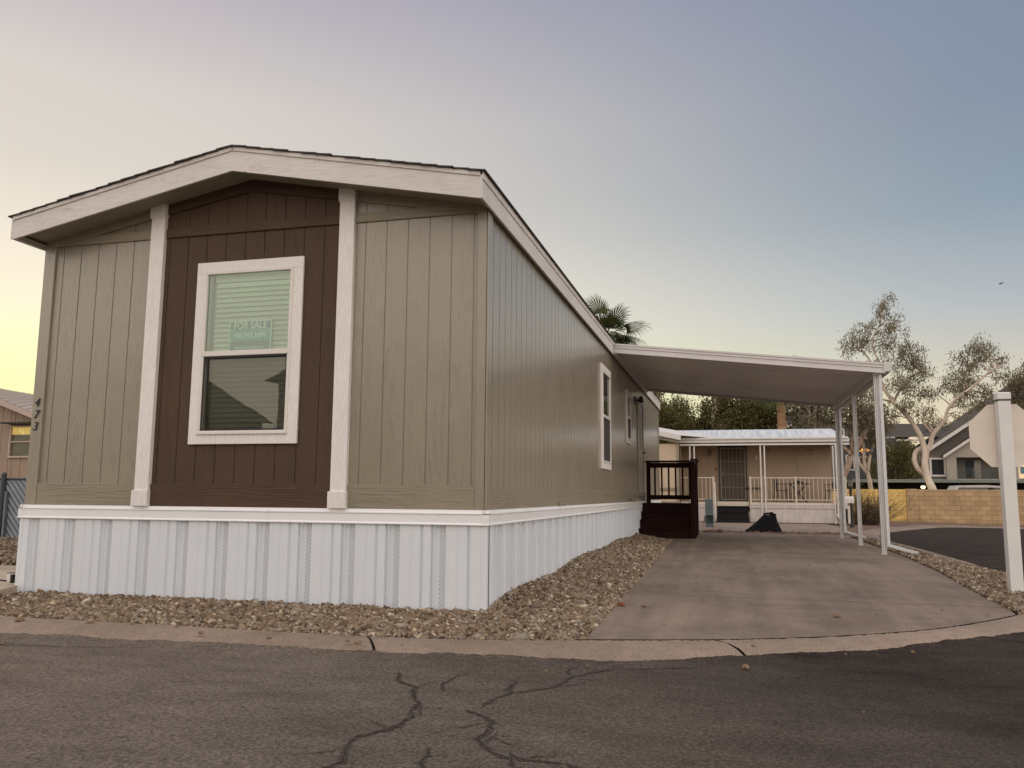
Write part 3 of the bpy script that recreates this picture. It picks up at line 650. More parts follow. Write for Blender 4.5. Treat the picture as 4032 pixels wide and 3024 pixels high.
# windows
def frame(b, axis, a0, a1, z0, z1, wd, p0, p1, mi=0, bev=.003):
    """picture frame in a wall plane; p0..p1 depth range on the other axis"""
    for (u0, u1, v0, v1) in ((a0, a0 + wd, z0 + wd, z1 - wd), (a1 - wd, a1, z0 + wd, z1 - wd), (a0, a1, z1 - wd, z1), (a0, a1, z0, z0 + wd)):
        if axis == 'x': b.bbox(u0, u1, p0, p1, v0, v1, bev, mi)
        else: b.bbox(p0, p1, u0, u1, v0, v1, bev, mi)
win = MB(); frame(win, 'x', -2.83, -1.727, 1.318, 3.02, .108, -.026, -.0005); fw = win.build('window', M['trim'], home)
b = MB(); frame(b, 'x', wx0 + .002, wx1 - .002, wz0, wz1, .030, -.034, .05); b.bbox(wx0 + .02, wx1 - .02, -.040, .045, 2.125, 2.172, .003); b.bbox(wx0 + .005, wx1 - .005, -.042, -.02, wz0 - .004, wz0 + .02, .002); b.build('sash', M['sash'], fw)
b = MB(); b.quad((wx0 + .03, -.012, 2.172), (wx1 - .03, -.012, 2.172), (wx1 - .03, -.012, 2.90), (wx0 + .03, -.012, 2.90)); b.build('upper_pane', M['glass'], fw)
b = MB(); b.quad((wx0 + .03, .012, 1.44), (wx1 - .03, .012, 1.44), (wx1 - .03, .012, 2.125), (wx0 + .03, .012, 2.125)); b.build('lower_pane', M['glass_low'], fw)
b = MB(); frame(b, 'x', wx0 + .032, wx1 - .032, 1.442, 2.122, .014, -.026, -.016, 0, .002)
for x in (-2.63, -1.93): frame(b, 'x', x - .014, x + .014, 1.448, 1.482, .004, -.034, -.027, 0, .001)
b.build('screen_frame', M['dark'], fw)
b = MB(); b.quad((wx0 + .04, -.02, 1.45), (wx1 - .04, -.02, 1.45), (wx1 - .04, -.02, 2.115), (wx0 + .04, -.02, 2.115)); b.build('insect_screen', M['screen'], fw)
b = MB(); b.bbox(wx0 + .055, wx1 - .005, .06, .10, 2.845, 2.915, .003)
z = 2.835
while z > 1.43:
    b.prism([(wx0 + .06, .082, z + .004), (wx0 + .06, .084, z + .005), (wx0 + .06, .078, z - .022), (wx0 + .06, .058, z - .047), (wx0 + .06, .056, z - .046), (wx0 + .06, .075, z - .021)], (wx1 - wx0 - .075, 0, 0)); z -= .047
b.build('blind', M['blind'], fw)
b = MB(); b.box(wx0 - .0, wx1, .13, .14, 1.35, 3.0); b.box(wx0 - .01, wx0, .0, .13, 1.35, 3.0); b.box(wx1, wx1 + .01, .0, .13, 1.35, 3.0); b.box(wx0, wx1, .051, .13, wz0 - .02, wz0); b.build('reveal', mat('reveal_white', (.70, .72, .62), .7), fw); vary(bpy.data.materials['reveal_white'], (.70, .72, .62), .03)
def side_window(y0, y1, z0, z1, tr, mid):
    b = MB(); frame(b, 'y', y0 - tr, y1 + tr, z0 - tr, z1 + tr, tr + .004, .0005, .028); f_ = b.build('window', M['trim'], home)
    b = MB(); frame(b, 'y', y0 + .004, y1 - .004, z0 + .004, z1 - .004, .03, -.04, .036); b.bbox(-.04, .040, y0 + .03, y1 - .03, mid - .024, mid + .024, .003); b.build('sash', M['sash'], f_)
    b = MB(); b.quad((.012, y0 + .03, mid), (.012, y1 - .03, mid), (.012, y1 - .03, z1 - .03), (.012, y0 + .03, z1 - .03)); b.build('upper_pane', M['darkglass'], f_)
    b = MB(); b.quad((-.004, y0 + .03, z0 + .03), (-.004, y1 - .03, z0 + .03), (-.004, y1 - .03, mid), (-.004, y0 + .03, mid)); b.build('lower_pane', M['darkglass'], f_)
    b = MB(); frame(b, 'y', y0 + .032, y1 - .032, z0 + .032, mid - .026, .014, .016, .024, 0, .002); b.quad((.018, y0 + .04, z0 + .04), (.018, y1 - .04, z0 + .04), (.018, y1 - .04, mid - .03), (.018, y0 + .04, mid - .03)); b.build('insect_screen', mscr, f_)
mscr = mat('dark_screen', (.05, .045, .045), .8); vary(mscr, (.05, .045, .045), .1, 9)
side_window(*W1, .10, 2.14); side_window(*W2, .085, 2.42)
# door under the carport, porch light, hose bib
b = MB(); frame(b, 'y', 11.56, 12.76, .86, 3.02, .10, .0005, .026); dfr = b.build('door_frame', M['khaki_y'], home)
b = MB(); b.bbox(-.03, .006, 11.66, 12.66, .90, 2.93, .003)
for z0, z1 in ((1.1, 1.75), (1.9, 2.75)):
    for y0, y1 in ((11.78, 12.10), (12.22, 12.54)): frame(b, 'y', y0, y1, z0, z1, .02, .004, .014, 0, .002)
dd = b.build('door', M['door'], home)
b = MB(); b.tube([(.006, 12.58, 1.86), (.05, 12.58, 1.86)], .012); b.bm((lambda m_: (bmesh.ops.create_uvsphere(m_, u_segments=10, v_segments=8, radius=.03), bmesh.ops.translate(m_, verts=m_.verts[:], vec=(.065, 12.58, 1.86)), m_)[-1])(bmesh.new())); b.build('door_handle', M['brass'], dd)
b = MB(); b.bbox(.001, .02, 11.16, 11.28, 2.82, 3.0, .003); b.tube([(.02, 11.22, 2.90), (.10, 11.22, 2.93)], .014, 8); b.lathe(.13, 11.22, [(.03, 2.86), (.058, 2.87), (.045, 2.97), (.02, 3.0)], 12); b.build('porch_light', M['black'], home)
b = MB(); b.tube([(.02, 9.9, .79), (.10, 9.9, .79), (.13, 9.9, .75)], .013, 8); b.tube([(.09, 9.9, .79), (.09, 9.9, .83)], .008, 6); b.lathe(.09, 9.9, [(.03, .83), (.03, .838)], 10); b.build('hose_bib', M['brass'], home)
for ch, z in (('4', 1.735), ('7', 1.62), ('3', 1.505)):
    text(ch, .118, 'house_digit', M['black'], home, Matrix.Translation((-4.540, -.032, z)) @ FACE, .004, .25, -.0006)
b = MB(); b.bbox(.019, .055, 2.93, 3.01, .765, .80, .006); b.tube([(.04, 2.99, .78), (.09, 2.99, .78), (.10, 2.99, .76)], .012, 8); b.build('gas_stub', M['khaki_y'], home)
# for-sale sign standing inside the window
fs = thing('for_sale_sign', (-2.28, .045, 2.18), 'teal and slate for sale sign with white lettering propped inside the front window', 'sign')
b = MB(); b.box(-2.50, -2.06, .040, .044, 2.175, 2.465); b.build('panel', M['signwhite'], fs)
b = MB(); b.box(-2.488, -2.072, .0375, .0395, 2.375, 2.453); b.build('top_band', M['signgrey'], fs)
b = MB(); b.box(-2.488, -2.072, .0375, .0395, 2.275, 2.370); b.build('middle_band', M['signteal'], fs)
b = MB(); b.box(-2.488, -2.072, .0375, .0395, 2.185, 2.272); b.build('bottom_band', M['signgrey'], fs)
text('FOR SALE', .092, 'lettering', M['signwhite'], fs, Matrix.Translation((-2.28, .036, 2.412)) @ FACE @ Matrix.Scale(.88, 4, (1, 0, 0)), .001, 0, .0016)
text('480.962.1694', .072, 'lettering', M['signwhite'], fs, Matrix.Translation((-2.28, .036, 2.322)) @ FACE @ Matrix.Scale(.86, 4, (1, 0, 0)), .001, 0, .0008)
text('BayshoreHomeSales.com', .038, 'lettering', M['signwhite'], fs, Matrix.Translation((-2.28, .036, 2.208)) @ FACE @ Matrix.Scale(.78, 4, (1, 0, 0)), .001, 0, .0003)

# ---------------------------------------------------------------- carport
CP0, CP1 = 7.55, 13.05
ct = lambda x: 3.50 - .1125 * x
cp = thing('carport', (2.2, 10, 0), 'white aluminium carport roof on slim posts attached to the side of the khaki home', 'carport')
b = MB(); y = CP0 + .02; pr = []
while y < CP1 - .21:
    pr += [(y, -.090), (y + .150, -.090), (y + .156, -.106), (y + .170, -.106), (y + .176, -.090)]; y += .20
X0, X1 = .062, 4.36; n = len(pr)
b.add([(X0, y, ct(X0) + d) for y, d in pr] + [(X1, y, ct(X1) + d) for y, d in pr], [(i, i + 1, i + 1 + n, i + n) for i in range(n - 1)])
b.quad((X0, CP0, ct(X0) - .02), (X1, CP0, ct(X1) - .02), (X1, CP1, ct(X1) - .02), (X0, CP1, ct(X0) - .02)); b.build('roof_panel', M['pan'], cp)
b = MB()
for y0, y1, t0, t1 in ((CP0 - .02, CP0 + .02, 0, -.155), (CP0 - .034, CP0 - .018, .0, -.03), (CP0 - .034, CP0 - .018, -.062, -.075), (CP0 - .030, CP0 - .018, -.14, -.165), (CP1 - .02, CP1 + .02, 0, -.155)):
    if y0 > 10: b.build('end_fascia', M['alu'], cp); b = MB()
    b.prism([(X0, y0, ct(X0) + t0), (4.38, y0, ct(4.38) + t0), (4.38, y0, ct(4.38) + t1), (X0, y0, ct(X0) + t1)], (0, y1 - y0, 0))
b.build('end_fascia', M['alu'], cp)
b = MB(); b.bbox(4.36, 4.47, CP0 - .04, CP1 + .03, 2.865, 3.015, .005); b.build('gutter', M['alu'], cp)
b = MB(); b.bbox(.058, .11, CP0 + .02, CP1, 3.30, ct(.06) - .08, .004); b.build('wall_ledger', M['alu'], cp)
b = MB(); b.bbox(4.205, 4.29, CP0 + .03, CP1 - .02, 2.83, 2.95, .004); b.build('beam', M['alu'], cp)
for y in (7.66, 10.15, 12.85):
    b = MB(); x = 4.25
    b.bbox(x - .034, x + .034, y - .007, y + .007, 0, 2.84, .002); b.bbox(x - .034, x - .022, y - .035, y + .035, 0, 2.84, .002); b.bbox(x + .022, x + .034, y - .035, y + .035, 0, 2.84, .002)
    b.bbox(x - .008, x + .008, y - .024, y + .024, 0, 2.84, .002); b.bbox(x - .045, x + .045, y - .04, y + .04, 0, .012, .002)
    for q in (-.028, .028): b.bbox(x + q - .005, x + q + .005, y - .04, y - .034, .03, .042, .001); b.bbox(x + q - .005, x + q + .005, y - .04, y - .034, 2.78, 2.792, .001)
    b.build('post', M['postw'], cp)
def spout(y, s=1):
    b = MB(); x = 4.312
    b.bbox(x - .024, x + .024, y - .025, y + .025, .14, 2.87, .004)
    b.bar((x - .02, y, .15), (x + .40, y - .10, .035), .052, .045); b.build('downspout', M['spout'], cp)
spout(7.62); spout(12.80)

# ---------------------------------------------------------------- dark wood steps
dk = thing('entry_steps', (.6, 12, 0), 'dark red-brown wooden entry steps and landing with slatted railing', 'steps')
for i, (y0, zt_) in enumerate(((11.28, .19), (11.54, .37), (11.80, .54))):
    b = MB(); b.bbox(.04, 1.10, y0 + .03, y0 + .05, (0 if i == 0 else zt_ - .178), zt_ - .026, .002); b.build('riser', M['deck'], dk)
    b = MB(); b.bbox(.02, 1.12, y0, y0 + .14, zt_ - .025, zt_, .004); b.bbox(.02, 1.12, y0 + .145, y0 + .29, zt_ - .025, zt_, .004); b.build('tread', M['deck'], dk)
b = MB(); b.bbox(.04, 1.10, 12.09, 12.11, .54, .694, .002); b.build('riser', M['deck'], dk)
b = MB(); y = 12.06
while y < 13.15: b.bbox(.02, 1.22, y, y + .135, .695, .72, .004); y += .14
b.build('landing', M['deck'], dk)
b = MB()
for z0, z1 in ((.0, .16), (.166, .33), (.336, .5), (.506, .69)):
    b.bbox(1.115, 1.14, 11.30 if z1 < .2 else 11.56 if z1 < .4 else 11.82 if z1 < .55 else 12.06, 13.15, z0, z1, .003)
b.bbox(.04, 1.14, 13.13, 13.15, 0, .69, .003); b.build('side_panel', M['deck'], dk)
def newel(x, y, z0, z1, s=.09):
    b = MB(); b.bbox(x - s / 2, x + s / 2, y - s / 2, y + s / 2, z0, z1, .005); b.build('post', M['deck'], dk)
newel(1.17, 11.36, 0, 1.60); newel(1.17, 12.16, 0, 1.68); newel(1.17, 13.08, 0, 1.68); newel(.09, 13.08, .72, 1.66)
b = MB(); b.bbox(.02, 1.24, 13.0, 13.16, 1.655, 1.695, .004); b.bbox(.13, 1.13, 13.06, 13.10, 1.53, 1.645, .003); b.bbox(1.10, 1.25, 12.08, 13.0, 1.655, 1.695, .004); b.bbox(1.15, 1.19, 12.2, 13.04, 1.53, 1.645, .003)
b.bar((1.17, 11.26, 1.56), (1.17, 12.14, 1.67), .14, .035); b.bar((1.17, 11.40, 1.46), (1.17, 12.12, 1.58), .04, .09); b.build('top_rail', M['deck'], dk)
b = MB(); b.bbox(.13, 1.13, 13.06, 13.10, .80, .90, .003); b.bbox(1.15, 1.19, 12.2, 13.04, .80, .90, .003); b.bar((1.17, 11.40, .50), (1.17, 12.12, .84), .04, .09); b.build('bottom_rail', M['deck'], dk)
def bal(x, y, z0, z1):
    b = MB(); b.bbox(x - .02, x + .02, y - .017, y + .017, z0, z1, .003); return b.build('baluster', M['deck'], dk)
for i in range(6): bal(.24 + i * .158, 13.08, .89, 1.54)
for i in range(5): bal(1.17, 12.34 + i * .15, .89, 1.54)
for i in range(4): bal(1.17, 11.52 + i * .16, .56 + i * .07, 1.49 + i * .02)
# ---------------------------------------------------------------- neighbour's home behind the carport
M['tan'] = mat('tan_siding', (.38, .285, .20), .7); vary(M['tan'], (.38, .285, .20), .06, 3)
M['tanlit'] = mat('lit_tan_siding', (.60, .47, .34), .75); vary(M['tanlit'], (.60, .47, .34), .05, 3)  # paler copy of the tan siding, brighter light put into its colour
M['wroof'] = mat('white_roof', (.62, .66, .68), .45); kk = NB(M['wroof']); kk.color(kk.ramp(kk.noise(1.5, kk.mp((7, .3, 1)), 4), [(.35, (.50, .53, .55)), (.6, (.74, .76, .76))]))
M['wmet'] = mat('white_metal', (.68, .64, .60), .45); vary(M['wmet'], (.68, .64, .60), .06, 4)
M['cream'] = mat('cream_rail', (.62, .54, .44), .5); vary(M['cream'], (.62, .54, .44), .05, 6)
M['wskirt'] = mat('old_white_skirting', (.58, .52, .49), .6); vary(M['wskirt'], (.58, .52, .49), .12, 2.5, (3, 3, 1))
M['carpet'] = mat('dark_carpet', (.010, .0105, .010), .95); vary(M['carpet'], (.010, .0105, .010), .3, 40, bump=.5)
M['grl'] = mat('door_grille_paint', (.30, .25, .20), .5); vary(M['grl'], (.30, .25, .20), .06, 5)
M['mesh'] = mat('door_mesh', (.085, .06, .045), .6); vary(M['mesh'], (.085, .06, .045), .12, 2)
M['dkgreen'] = mat('dark_trim', (.03, .035, .032), .5); vary(M['dkgreen'], (.03, .035, .032), .2, 5)
nb = thing('neighbor_home', (2.6, 25, 0), 'low tan home with a white metal roof and railed front porch behind the carport', 'mobile home')
b = MB(); gy = [.35 + .4 * i for i in range(14)]
siding(b, 'x', .26, 1.53, .66, 2.85, gy, gw=.02, gd=.01, plane=24.3); siding(b, 'x', 2.51, 5.34, .66, 2.85, [2.9 + 1.3 * i for i in range(3)], gw=.02, gd=.01, plane=24.3)
siding(b, 'x', 1.53, 2.51, 2.65, 2.85, [], plane=24.3); b.quad((5.34, 24.3, 0), (5.34, 30, 0), (5.34, 30, 3.0), (5.34, 24.3, 3.0)); b.quad((.26, 22.6, 0), (.26, 24.3, 0), (.26, 24.3, 2.8), (.26, 22.6, 2.8)); b.build('wall', M['tan'], nb)
b = MB()  # roof: shallow front slope rising from the porch fascia, hipped end, second slope to the left
zr = 3.34
b.add([(.24, 22.78, 2.80), (5.72, 22.78, 2.80), (5.72, 23.1, 2.88), (5.50, 25.4, zr), (-4, 25.4, zr), (-4, 23.3, 2.98), (.24, 23.3, 2.92)], [(0, 1, 2, 3, 4, 5, 6)])
b.quad((5.72, 22.78, 2.80), (5.72, 29, 2.80), (5.50, 27.5, zr), (5.50, 25.4, zr)); b.quad((5.50, 25.4, zr), (5.50, 27.5, zr), (-4, 27.5, zr), (-4, 25.4, zr)); b.build('roof', M['wroof'], nb)
b = MB(); b.bbox(.20, 5.76, 22.74, 22.80, 2.70, 2.79, .01); b.bbox(.20, 5.76, 22.76, 22.80, 2.665, 2.70, .004, 1); b.bbox(.20, 5.76, 22.72, 22.80, 2.60, 2.66, .008); b.bbox(5.70, 5.76, 22.8, 26, 2.60, 2.79, .01)
b.bbox(.24, 5.72, 22.70, 22.78, 2.80, 2.87, .01); b.build('porch_fascia', [M['wmet'], M['dkgreen']], nb)
b = MB(); b.quad((.24, 22.78, 2.66), (5.72, 22.78, 2.66), (5.72, 24.3, 2.70), (.24, 24.3, 2.70)); b.build('porch_ceiling', M['tan'], nb)
for x in (.59, .74, 2.93, 3.06, 5.24, 5.36):
    b = MB(); b.bbox(x - .022, x + .022, 22.76, 22.80, 0, 2.61, .004); b.build('porch_post', M['wmet'], nb)
for x0, x1 in ((-.2, 1.42), (2.54, 5.62)):
    b = MB(); b.bbox(x0, x1, 22.82, 24.28, .62, .68, .005); b.build('porch_floor', M['cream'], nb)
    b = MB(); b.bbox(x0 - .01, x1 + .01, 22.80, 22.84, .49, .62, .006); b.bbox(x0, x1 + .02, 22.79, 22.83, .585, .625, .004)
    nseg = int((x1 - x0) / .2)
    for i in range(nseg): b.bbox(x0 + i * .2, x0 + i * .2 + .185, 22.825, 22.845, .02, .49, .004); b.bbox(x0 + i * .2 + .18, x0 + i * .2 + .205, 22.832, 22.846, .02, .49, .002)
    if x1 > 5: b.bbox(x1, x1 + .02, 22.84, 24.2, .02, .62, .004)
    b.build('porch_skirting', M['wskirt'], nb)
for x0, x1, ps in ((-.1, 1.38, (1.36,)), (2.58, 5.60, (2.58, 4.04, 5.60))):
    b = MB(); b.bbox(x0, x1, 22.86, 22.90, 1.49, 1.525, .004); b.bbox(x0, x1, 22.86, 22.90, .76, .79, .004); x = x0 + .13
    while x < x1 - .05: b.bbox(x - .009, x + .009, 22.87, 22.89, .79, 1.49, .002); x += .135
    r_ = b.build('railing', M['cream'], nb)
    for x in ps: b = MB(); b.bbox(x - .03, x + .03, 22.85, 22.91, .66, 1.55, .004); b.build('rail_post', M['cream'], r_)
for i, z in enumerate((.18, .36, .54)):
    b = MB(); y0 = 22.35 + .26 * i; b.bbox(1.46, 2.49, y0, 22.9, z - .18, z, .012); b.bbox(1.455, 2.495, y0 - .03, y0 + .03, z - .03, z + .004, .01); b.build('step', M['carpet'], nb)
b = MB(); b.bbox(1.44, 2.52, 22.92, 24.25, .55, .70, .006); b.build('entry_floor', M['cream'], nb)
b = MB(); frame(b, 'x', 1.53, 2.51, .70, 2.66, .045, 24.24, 24.31); dfn = b.build('door_frame', M['dkgreen'], nb)
b = MB(); b.box(1.575, 2.465, 24.27, 24.29, .74, 2.61); sdn = b.build('screen_door', M['mesh'], nb)
b = MB(); frame(b, 'x', 1.58, 2.46, .75, 2.61, .035, 24.245, 24.268)
for i in range(1, 6): x = 1.60 + .84 * i / 6; b.bbox(x - .006, x + .006, 24.25, 24.262, .78, 2.58, .001)
for z in (1.20, 1.66, 2.12): b.bbox(1.61, 2.43, 24.248, 24.264, z - .008, z + .008, .001)
b.build('door_grille', M['grl'], sdn)
b = MB(); b.lathe(0, 0, [(.01, -.03), (.04, -.02), (.04, .02), (.01, .03)], 10)
for i, v in enumerate(b.v): b.v[i] = (1.645 + v[0], 24.22 + v[2], 1.72 + v[1])
b.bbox(1.62, 1.72, 24.20, 24.22, 1.62, 1.64, .004); b.build('door_handle', M['brass'], sdn)
b = MB(); b.bbox(1.21, 1.27, 24.26, 24.30, 2.40, 2.52, .006); b.lathe(1.24, 24.20, [(.02, 2.32), (.045, 2.36), (.06, 2.47), (.03, 2.52), (.01, 2.55)], 10); b.build('porch_light', M['brass'], nb)
b = MB(); b.bbox(1.40, 1.46, 24.27, 24.30, 1.79, 1.88, .008); b.build('doorbell_box', M['brickc'], nb)
b = MB(); b.bbox(2.80, 2.88, 24.27, 24.30, 2.16, 2.33, .006); b.build('wall_plate', M['cream'], nb)
for x in (3.27, 4.72):
    b = MB(); b.bbox(x - .01, x + .01, 24.26, 24.30, 2.46, 2.54, .003); b.bar((x - .2, 24.1, 2.52), (x, 24.28, 2.50), .012, .012); b.build('hanging_bracket', M['black'], nb)
b = MB(); b.bbox(2.42, 2.95, 24.2, 24.28, 1.16, 1.19, .004); b.bbox(2.44, 2.56, 24.18, 24.24, 1.14, 1.20, .01); b.build('wall_rail', M['black'], nb)
# handrail tubes beside the steps
b = MB(); b.tube([(1.42, 22.4, .06), (1.42, 22.5, .70), (1.40, 22.9, 1.35)], .018, 8); b.build('handrail', M['wmet'], nb)
# side wing towards the khaki home
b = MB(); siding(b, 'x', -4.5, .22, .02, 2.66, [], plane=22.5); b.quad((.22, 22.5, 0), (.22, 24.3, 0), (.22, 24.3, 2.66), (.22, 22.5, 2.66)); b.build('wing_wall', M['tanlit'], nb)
b = MB(); b.bbox(-4.5, .23, 22.46, 22.50, 1.06, 1.16, .005); b.bbox(-4.5, .23, 22.46, 22.50, .64, .69, .005); b.bbox(.17, .24, 22.45, 22.52, 0, 2.64, .004); b.build('wing_trim', M['khaki'], nb)
b = MB(); rkz = lambda x: 2.66 - .22 * (x - .3)
b.prism([(-4.5, 22.35, rkz(-4.5)), (.26, 22.35, rkz(.26)), (.26, 22.35, rkz(.26) + .11), (-4.5, 22.35, rkz(-4.5) + .11)], (0, .15, 0)); b.build('wing_soffit_board', M['khaki_x'], nb)
b = MB(); b.prism([(-4.5, 22.25, rkz(-4.5) + .11), (.32, 22.25, rkz(.32) + .11), (.32, 22.25, rkz(.32) + .28), (-4.5, 22.25, rkz(-4.5) + .28)], (0, .1, 0))
b.quad((-4.5, 22.3, rkz(-4.5) + .28), (1.9, 22.3 + .9, 2.80), (1.9, 26, 2.95), (-4.5, 26, rkz(-4.5) + .4)); b.quad((-4.5, 22.35, rkz(-4.5) + .28), (.32, 22.35, rkz(.32) + .28), (1.9, 23.2, 2.84), (-4.5, 24.5, 3.9)); b.build('wing_roof', M['wmet'], nb)
b = MB(); b.bbox(5.30, 5.37, 22.68, 22.75, .28, 2.64, .005); b.bar((5.30, 22.70, .30), (5.40, 22.2, .04), .07, .06); b.build('downspout', M['wmet'], nb)
b = MB(); b.bbox(5.62, 5.70, 22.8, 24.3, .02, .60, .006); b.build('porch_side_panel', M['wskirt'], nb)
# porch furniture
M['chair'] = mat('porch_chair_metal', (.05, .045, .042), .5); vary(M['chair'], (.05, .045, .042), .2, 8)
def pchair(name, x, y, z, rot, label):
    t = thing(name, (x, y, z), label, 'chair', None); W = lambda px, py, pz: (x + px, y + py, z + pz)
    b = MB(); b.bbox(x - .22, x + .22, y - .22, y + .22, z + .40, z + .43, .01); b.build('seat', M['chair'], t)
    b = MB()  # rounded back, a flattened ring with slats
    ring = [W(.20, .21 * math.cos(a), .62 + .25 * math.sin(a)) for a in [math.pi * 2 * i / 16 for i in range(17)]]; b.tube(ring, .014, 6)
    for i in range(-2, 3): b.tube([W(.20, .08 * i, .40), W(.215, .08 * i, .62 + .24 * math.sqrt(max(0, 1 - (.08 * i / .21) ** 2)))], .016, 5)
    b.build('backrest', M['chair'], t)
    for sy_ in (-1, 1):
        b = MB(); b.tube([W(-.20, .21 * sy_, .42), W(-.22, .23 * sy_, .62), W(.20, .22 * sy_, .64)], .014, 6); b.build('armrest', M['chair'], t)
        for sx_ in (-1, 1): b = MB(); b.tube([W(.18 * sx_, .18 * sy_, .41), W(.24 * sx_, .22 * sy_, 0)], .013, 6); b.build('leg', M['chair'], t)
    t.rotation_euler.z = rot; return t
pchair('porch_chair', 3.62, 23.5, .68, R(190), 'dark round-backed metal chair left of the porch table')
pchair('porch_chair', 5.28, 23.5, .68, R(10), 'dark metal chair at the far end of the porch, right of the table')
tb = thing('porch_table', (4.17, 23.6, .68), 'small dark folding table behind the white porch railing', 'table')
b = MB(); b.lathe(4.17, 23.6, [(.42, 1.30), (.43, 1.31), (.43, 1.325), (.42, 1.335)], 20); b.build('tabletop', M['chair'], tb)
for s_ in (-1, 1):
    for q in (-1, 1): b = MB(); b.tube([(4.17 + .25 * s_, 23.6 + .2 * q, 1.30), (4.17 - .28 * s_, 23.6 + .2 * q, .68)], .014, 6); b.build('leg', M['chair'], tb)
hat = MB(); hat.lathe(4.18, 23.6, [(.20, 1.337), (.20, 1.345), (.12, 1.40), (.04, 1.43)], 14); o = hat.build('table_bowl', M['chair']); tag(origin(o, (4.18, 23.6, 1.337)), 'dark upturned bowl on the porch table', 'bowl')
# grey utility pedestal, lying bits, black wedge
M['ped'] = mat('pedestal_green_grey', (.13, .165, .165), .6, .5); vary(M['ped'], (.13, .165, .165), .15, 5)
pd = thing('utility_pedestal', (1.33, 17.95, 0), 'grey-green metal utility pedestal with its lower door open, beside the wooden steps', 'utility box')
b = MB(); b.bbox(1.22, 1.44, 17.86, 18.04, .34, .80, .006); b.bbox(1.22, 1.235, 17.86, 18.04, 0, .34, .003); b.bbox(1.425, 1.44, 17.86, 18.04, 0, .34, .003); b.bbox(1.22, 1.44, 18.02, 18.04, 0, .34, .003); b.bbox(1.215, 1.445, 17.87, 18.03, .0, .11, .004); b.build('cabinet', M['ped'], pd)
b = MB(); b.bbox(1.18, 1.225, 17.80, 17.86, .18, .33, .004); b.build('side_box', M['ped'], pd)
b = MB(); b.tube([(1.20, 17.84, .2), (1.16, 17.82, .1), (1.14, 17.8, .02)], .006, 6); b.build('cable', M['black'], pd)
b = MB(); b.bbox(1.22, 1.44, 17.9, 18.02, .72, .86, .03); b.bbox(1.30, 1.46, 17.92, 18.0, .82, .92, .03)
M['bag'] = mat('pale_bag', (.35, .28, .22), .9); vary(M['bag'], (.35, .28, .22), .3, 12)
M['fab'] = mat('black_fabric', (.005, .005, .0055), .85, .3); vary(M['fab'], (.005, .005, .0055), .25, 20, bump=.4, bscale=200)
M['greyin'] = mat('grey_lining', (.16, .15, .15), .8); vary(M['greyin'], (.16, .15, .15), .1, 9)
tp = thing('black_wedge_cover', (2.8, 15.6, 0), 'slumped black fabric hamper with an open collar, lying wedge-shaped on the concrete', 'hamper')
b = MB()
A_ = [(2.25, 15.35, .03), (2.42, 15.15, 0), (3.16, 15.15, 0), (3.12, 15.75, 0), (2.35, 15.8, 0)]
Tt = [(2.72, 15.42, .44), (2.76, 15.28, .40), (3.00, 15.26, .41), (3.02, 15.5, .43), (2.82, 15.58, .46)]
b.add(A_ + Tt, [(i, (i + 1) % 5, (i + 1) % 5 + 5, i + 5) for i in range(5)] + [(4, 3, 2, 1, 0)])
bm_ = bmesh.new(); vv = [bm_.verts.new(p) for p in b.v]; [bm_.faces.new([vv[i] for i in f]) for f in b.f]
bmesh.ops.subdivide_edges(bm_, edges=bm_.edges[:], cuts=5, use_grid_fill=True)
for v in bm_.verts:
    if v.co.z > .01: v.co += Vector((rng.uniform(-.006, .006), rng.uniform(-.006, .006), -.03 * math.sin(math.pi * min(1, v.co.z / .45)) + rng.uniform(-.004, .004)))
b = MB(); b.bm(bm_); bm_.free(); b.build('fabric_body', M['fab'], tp, True)
b = MB(); b.add([Vector(p) + (Vector((2.87, 15.42, .42)) - Vector(p)) * .12 + Vector((0, 0, -.01)) for p in Tt], [(0, 1, 2, 3, 4)]); b.build('opening', M['greyin'], tp)
b = MB(); b.tube([Vector(p) + Vector((0, 0, .01)) for p in Tt + Tt[:1]], .016, 7); b.bbox(2.86, 2.96, 15.30, 15.36, .43, .50, .02); b.build('collar', M['fab'], tp)
# loose rubble by the steps
rb = MB()
for i in range(26):
    x, y = rng.uniform(1.3, 1.75), rng.uniform(14.6, 15.3); s_ = rng.uniform(.02, .06); rb.add((IV * np.array([s_ * 1.6, s_, s_ * .6]) * nr.uniform(.7, 1.3, (12, 1)) + np.array([x, y, s_ * .5])).tolist(), IF.tolist())
tag(rb.build('rubble', M['dirt']), 'low heap of broken clay and scrap beside the wooden steps', 'rubble', None, 'stuff')
# lamp post and mailbox
M['lens'] = mat('lantern_glass', (.16, .15, .13), .3); vary(M['lens'], (.16, .15, .13), .1, 5)
lp = thing('lamp_post', (5.38, 20, 0), 'black lantern lamp post in front of the neighbor porch corner', 'lamp post')
b = MB(); b.tube([(5.38, 20, 0), (5.38, 20, 1.18)], .035, 10); b.lathe(5.38, 20, [(.07, 0), (.07, .06), (.04, .12)], 12); b.build('pole', M['black'], lp)
b = MB(); b.lathe(5.38, 20, [(.035, 1.16), (.06, 1.20), (.085, 1.42), (.085, 1.425)], 6); ln = b.build('lantern', M['lens'], lp)
b = MB(); b.lathe(5.38, 20, [(.12, 1.42), (.11, 1.45), (.03, 1.54), (.01, 1.58)], 6); b.lathe(5.38, 20, [(.04, 1.14), (.065, 1.17), (.065, 1.2)], 6); b.build('lantern_cap', M['black'], ln)
mb_ = thing('mailbox', (5.22, 19.9, .71), 'white rounded metal mailbox mounted beside the black lamp post', 'mailbox')
b = MB(); pr = [(-.085, .71), (.085, .71), (.085, .82)] + [(.085 * math.cos(a), .82 + .085 * math.sin(a)) for a in [math.pi * i / 8 for i in range(1, 8)]] + [(-.085, .82)]
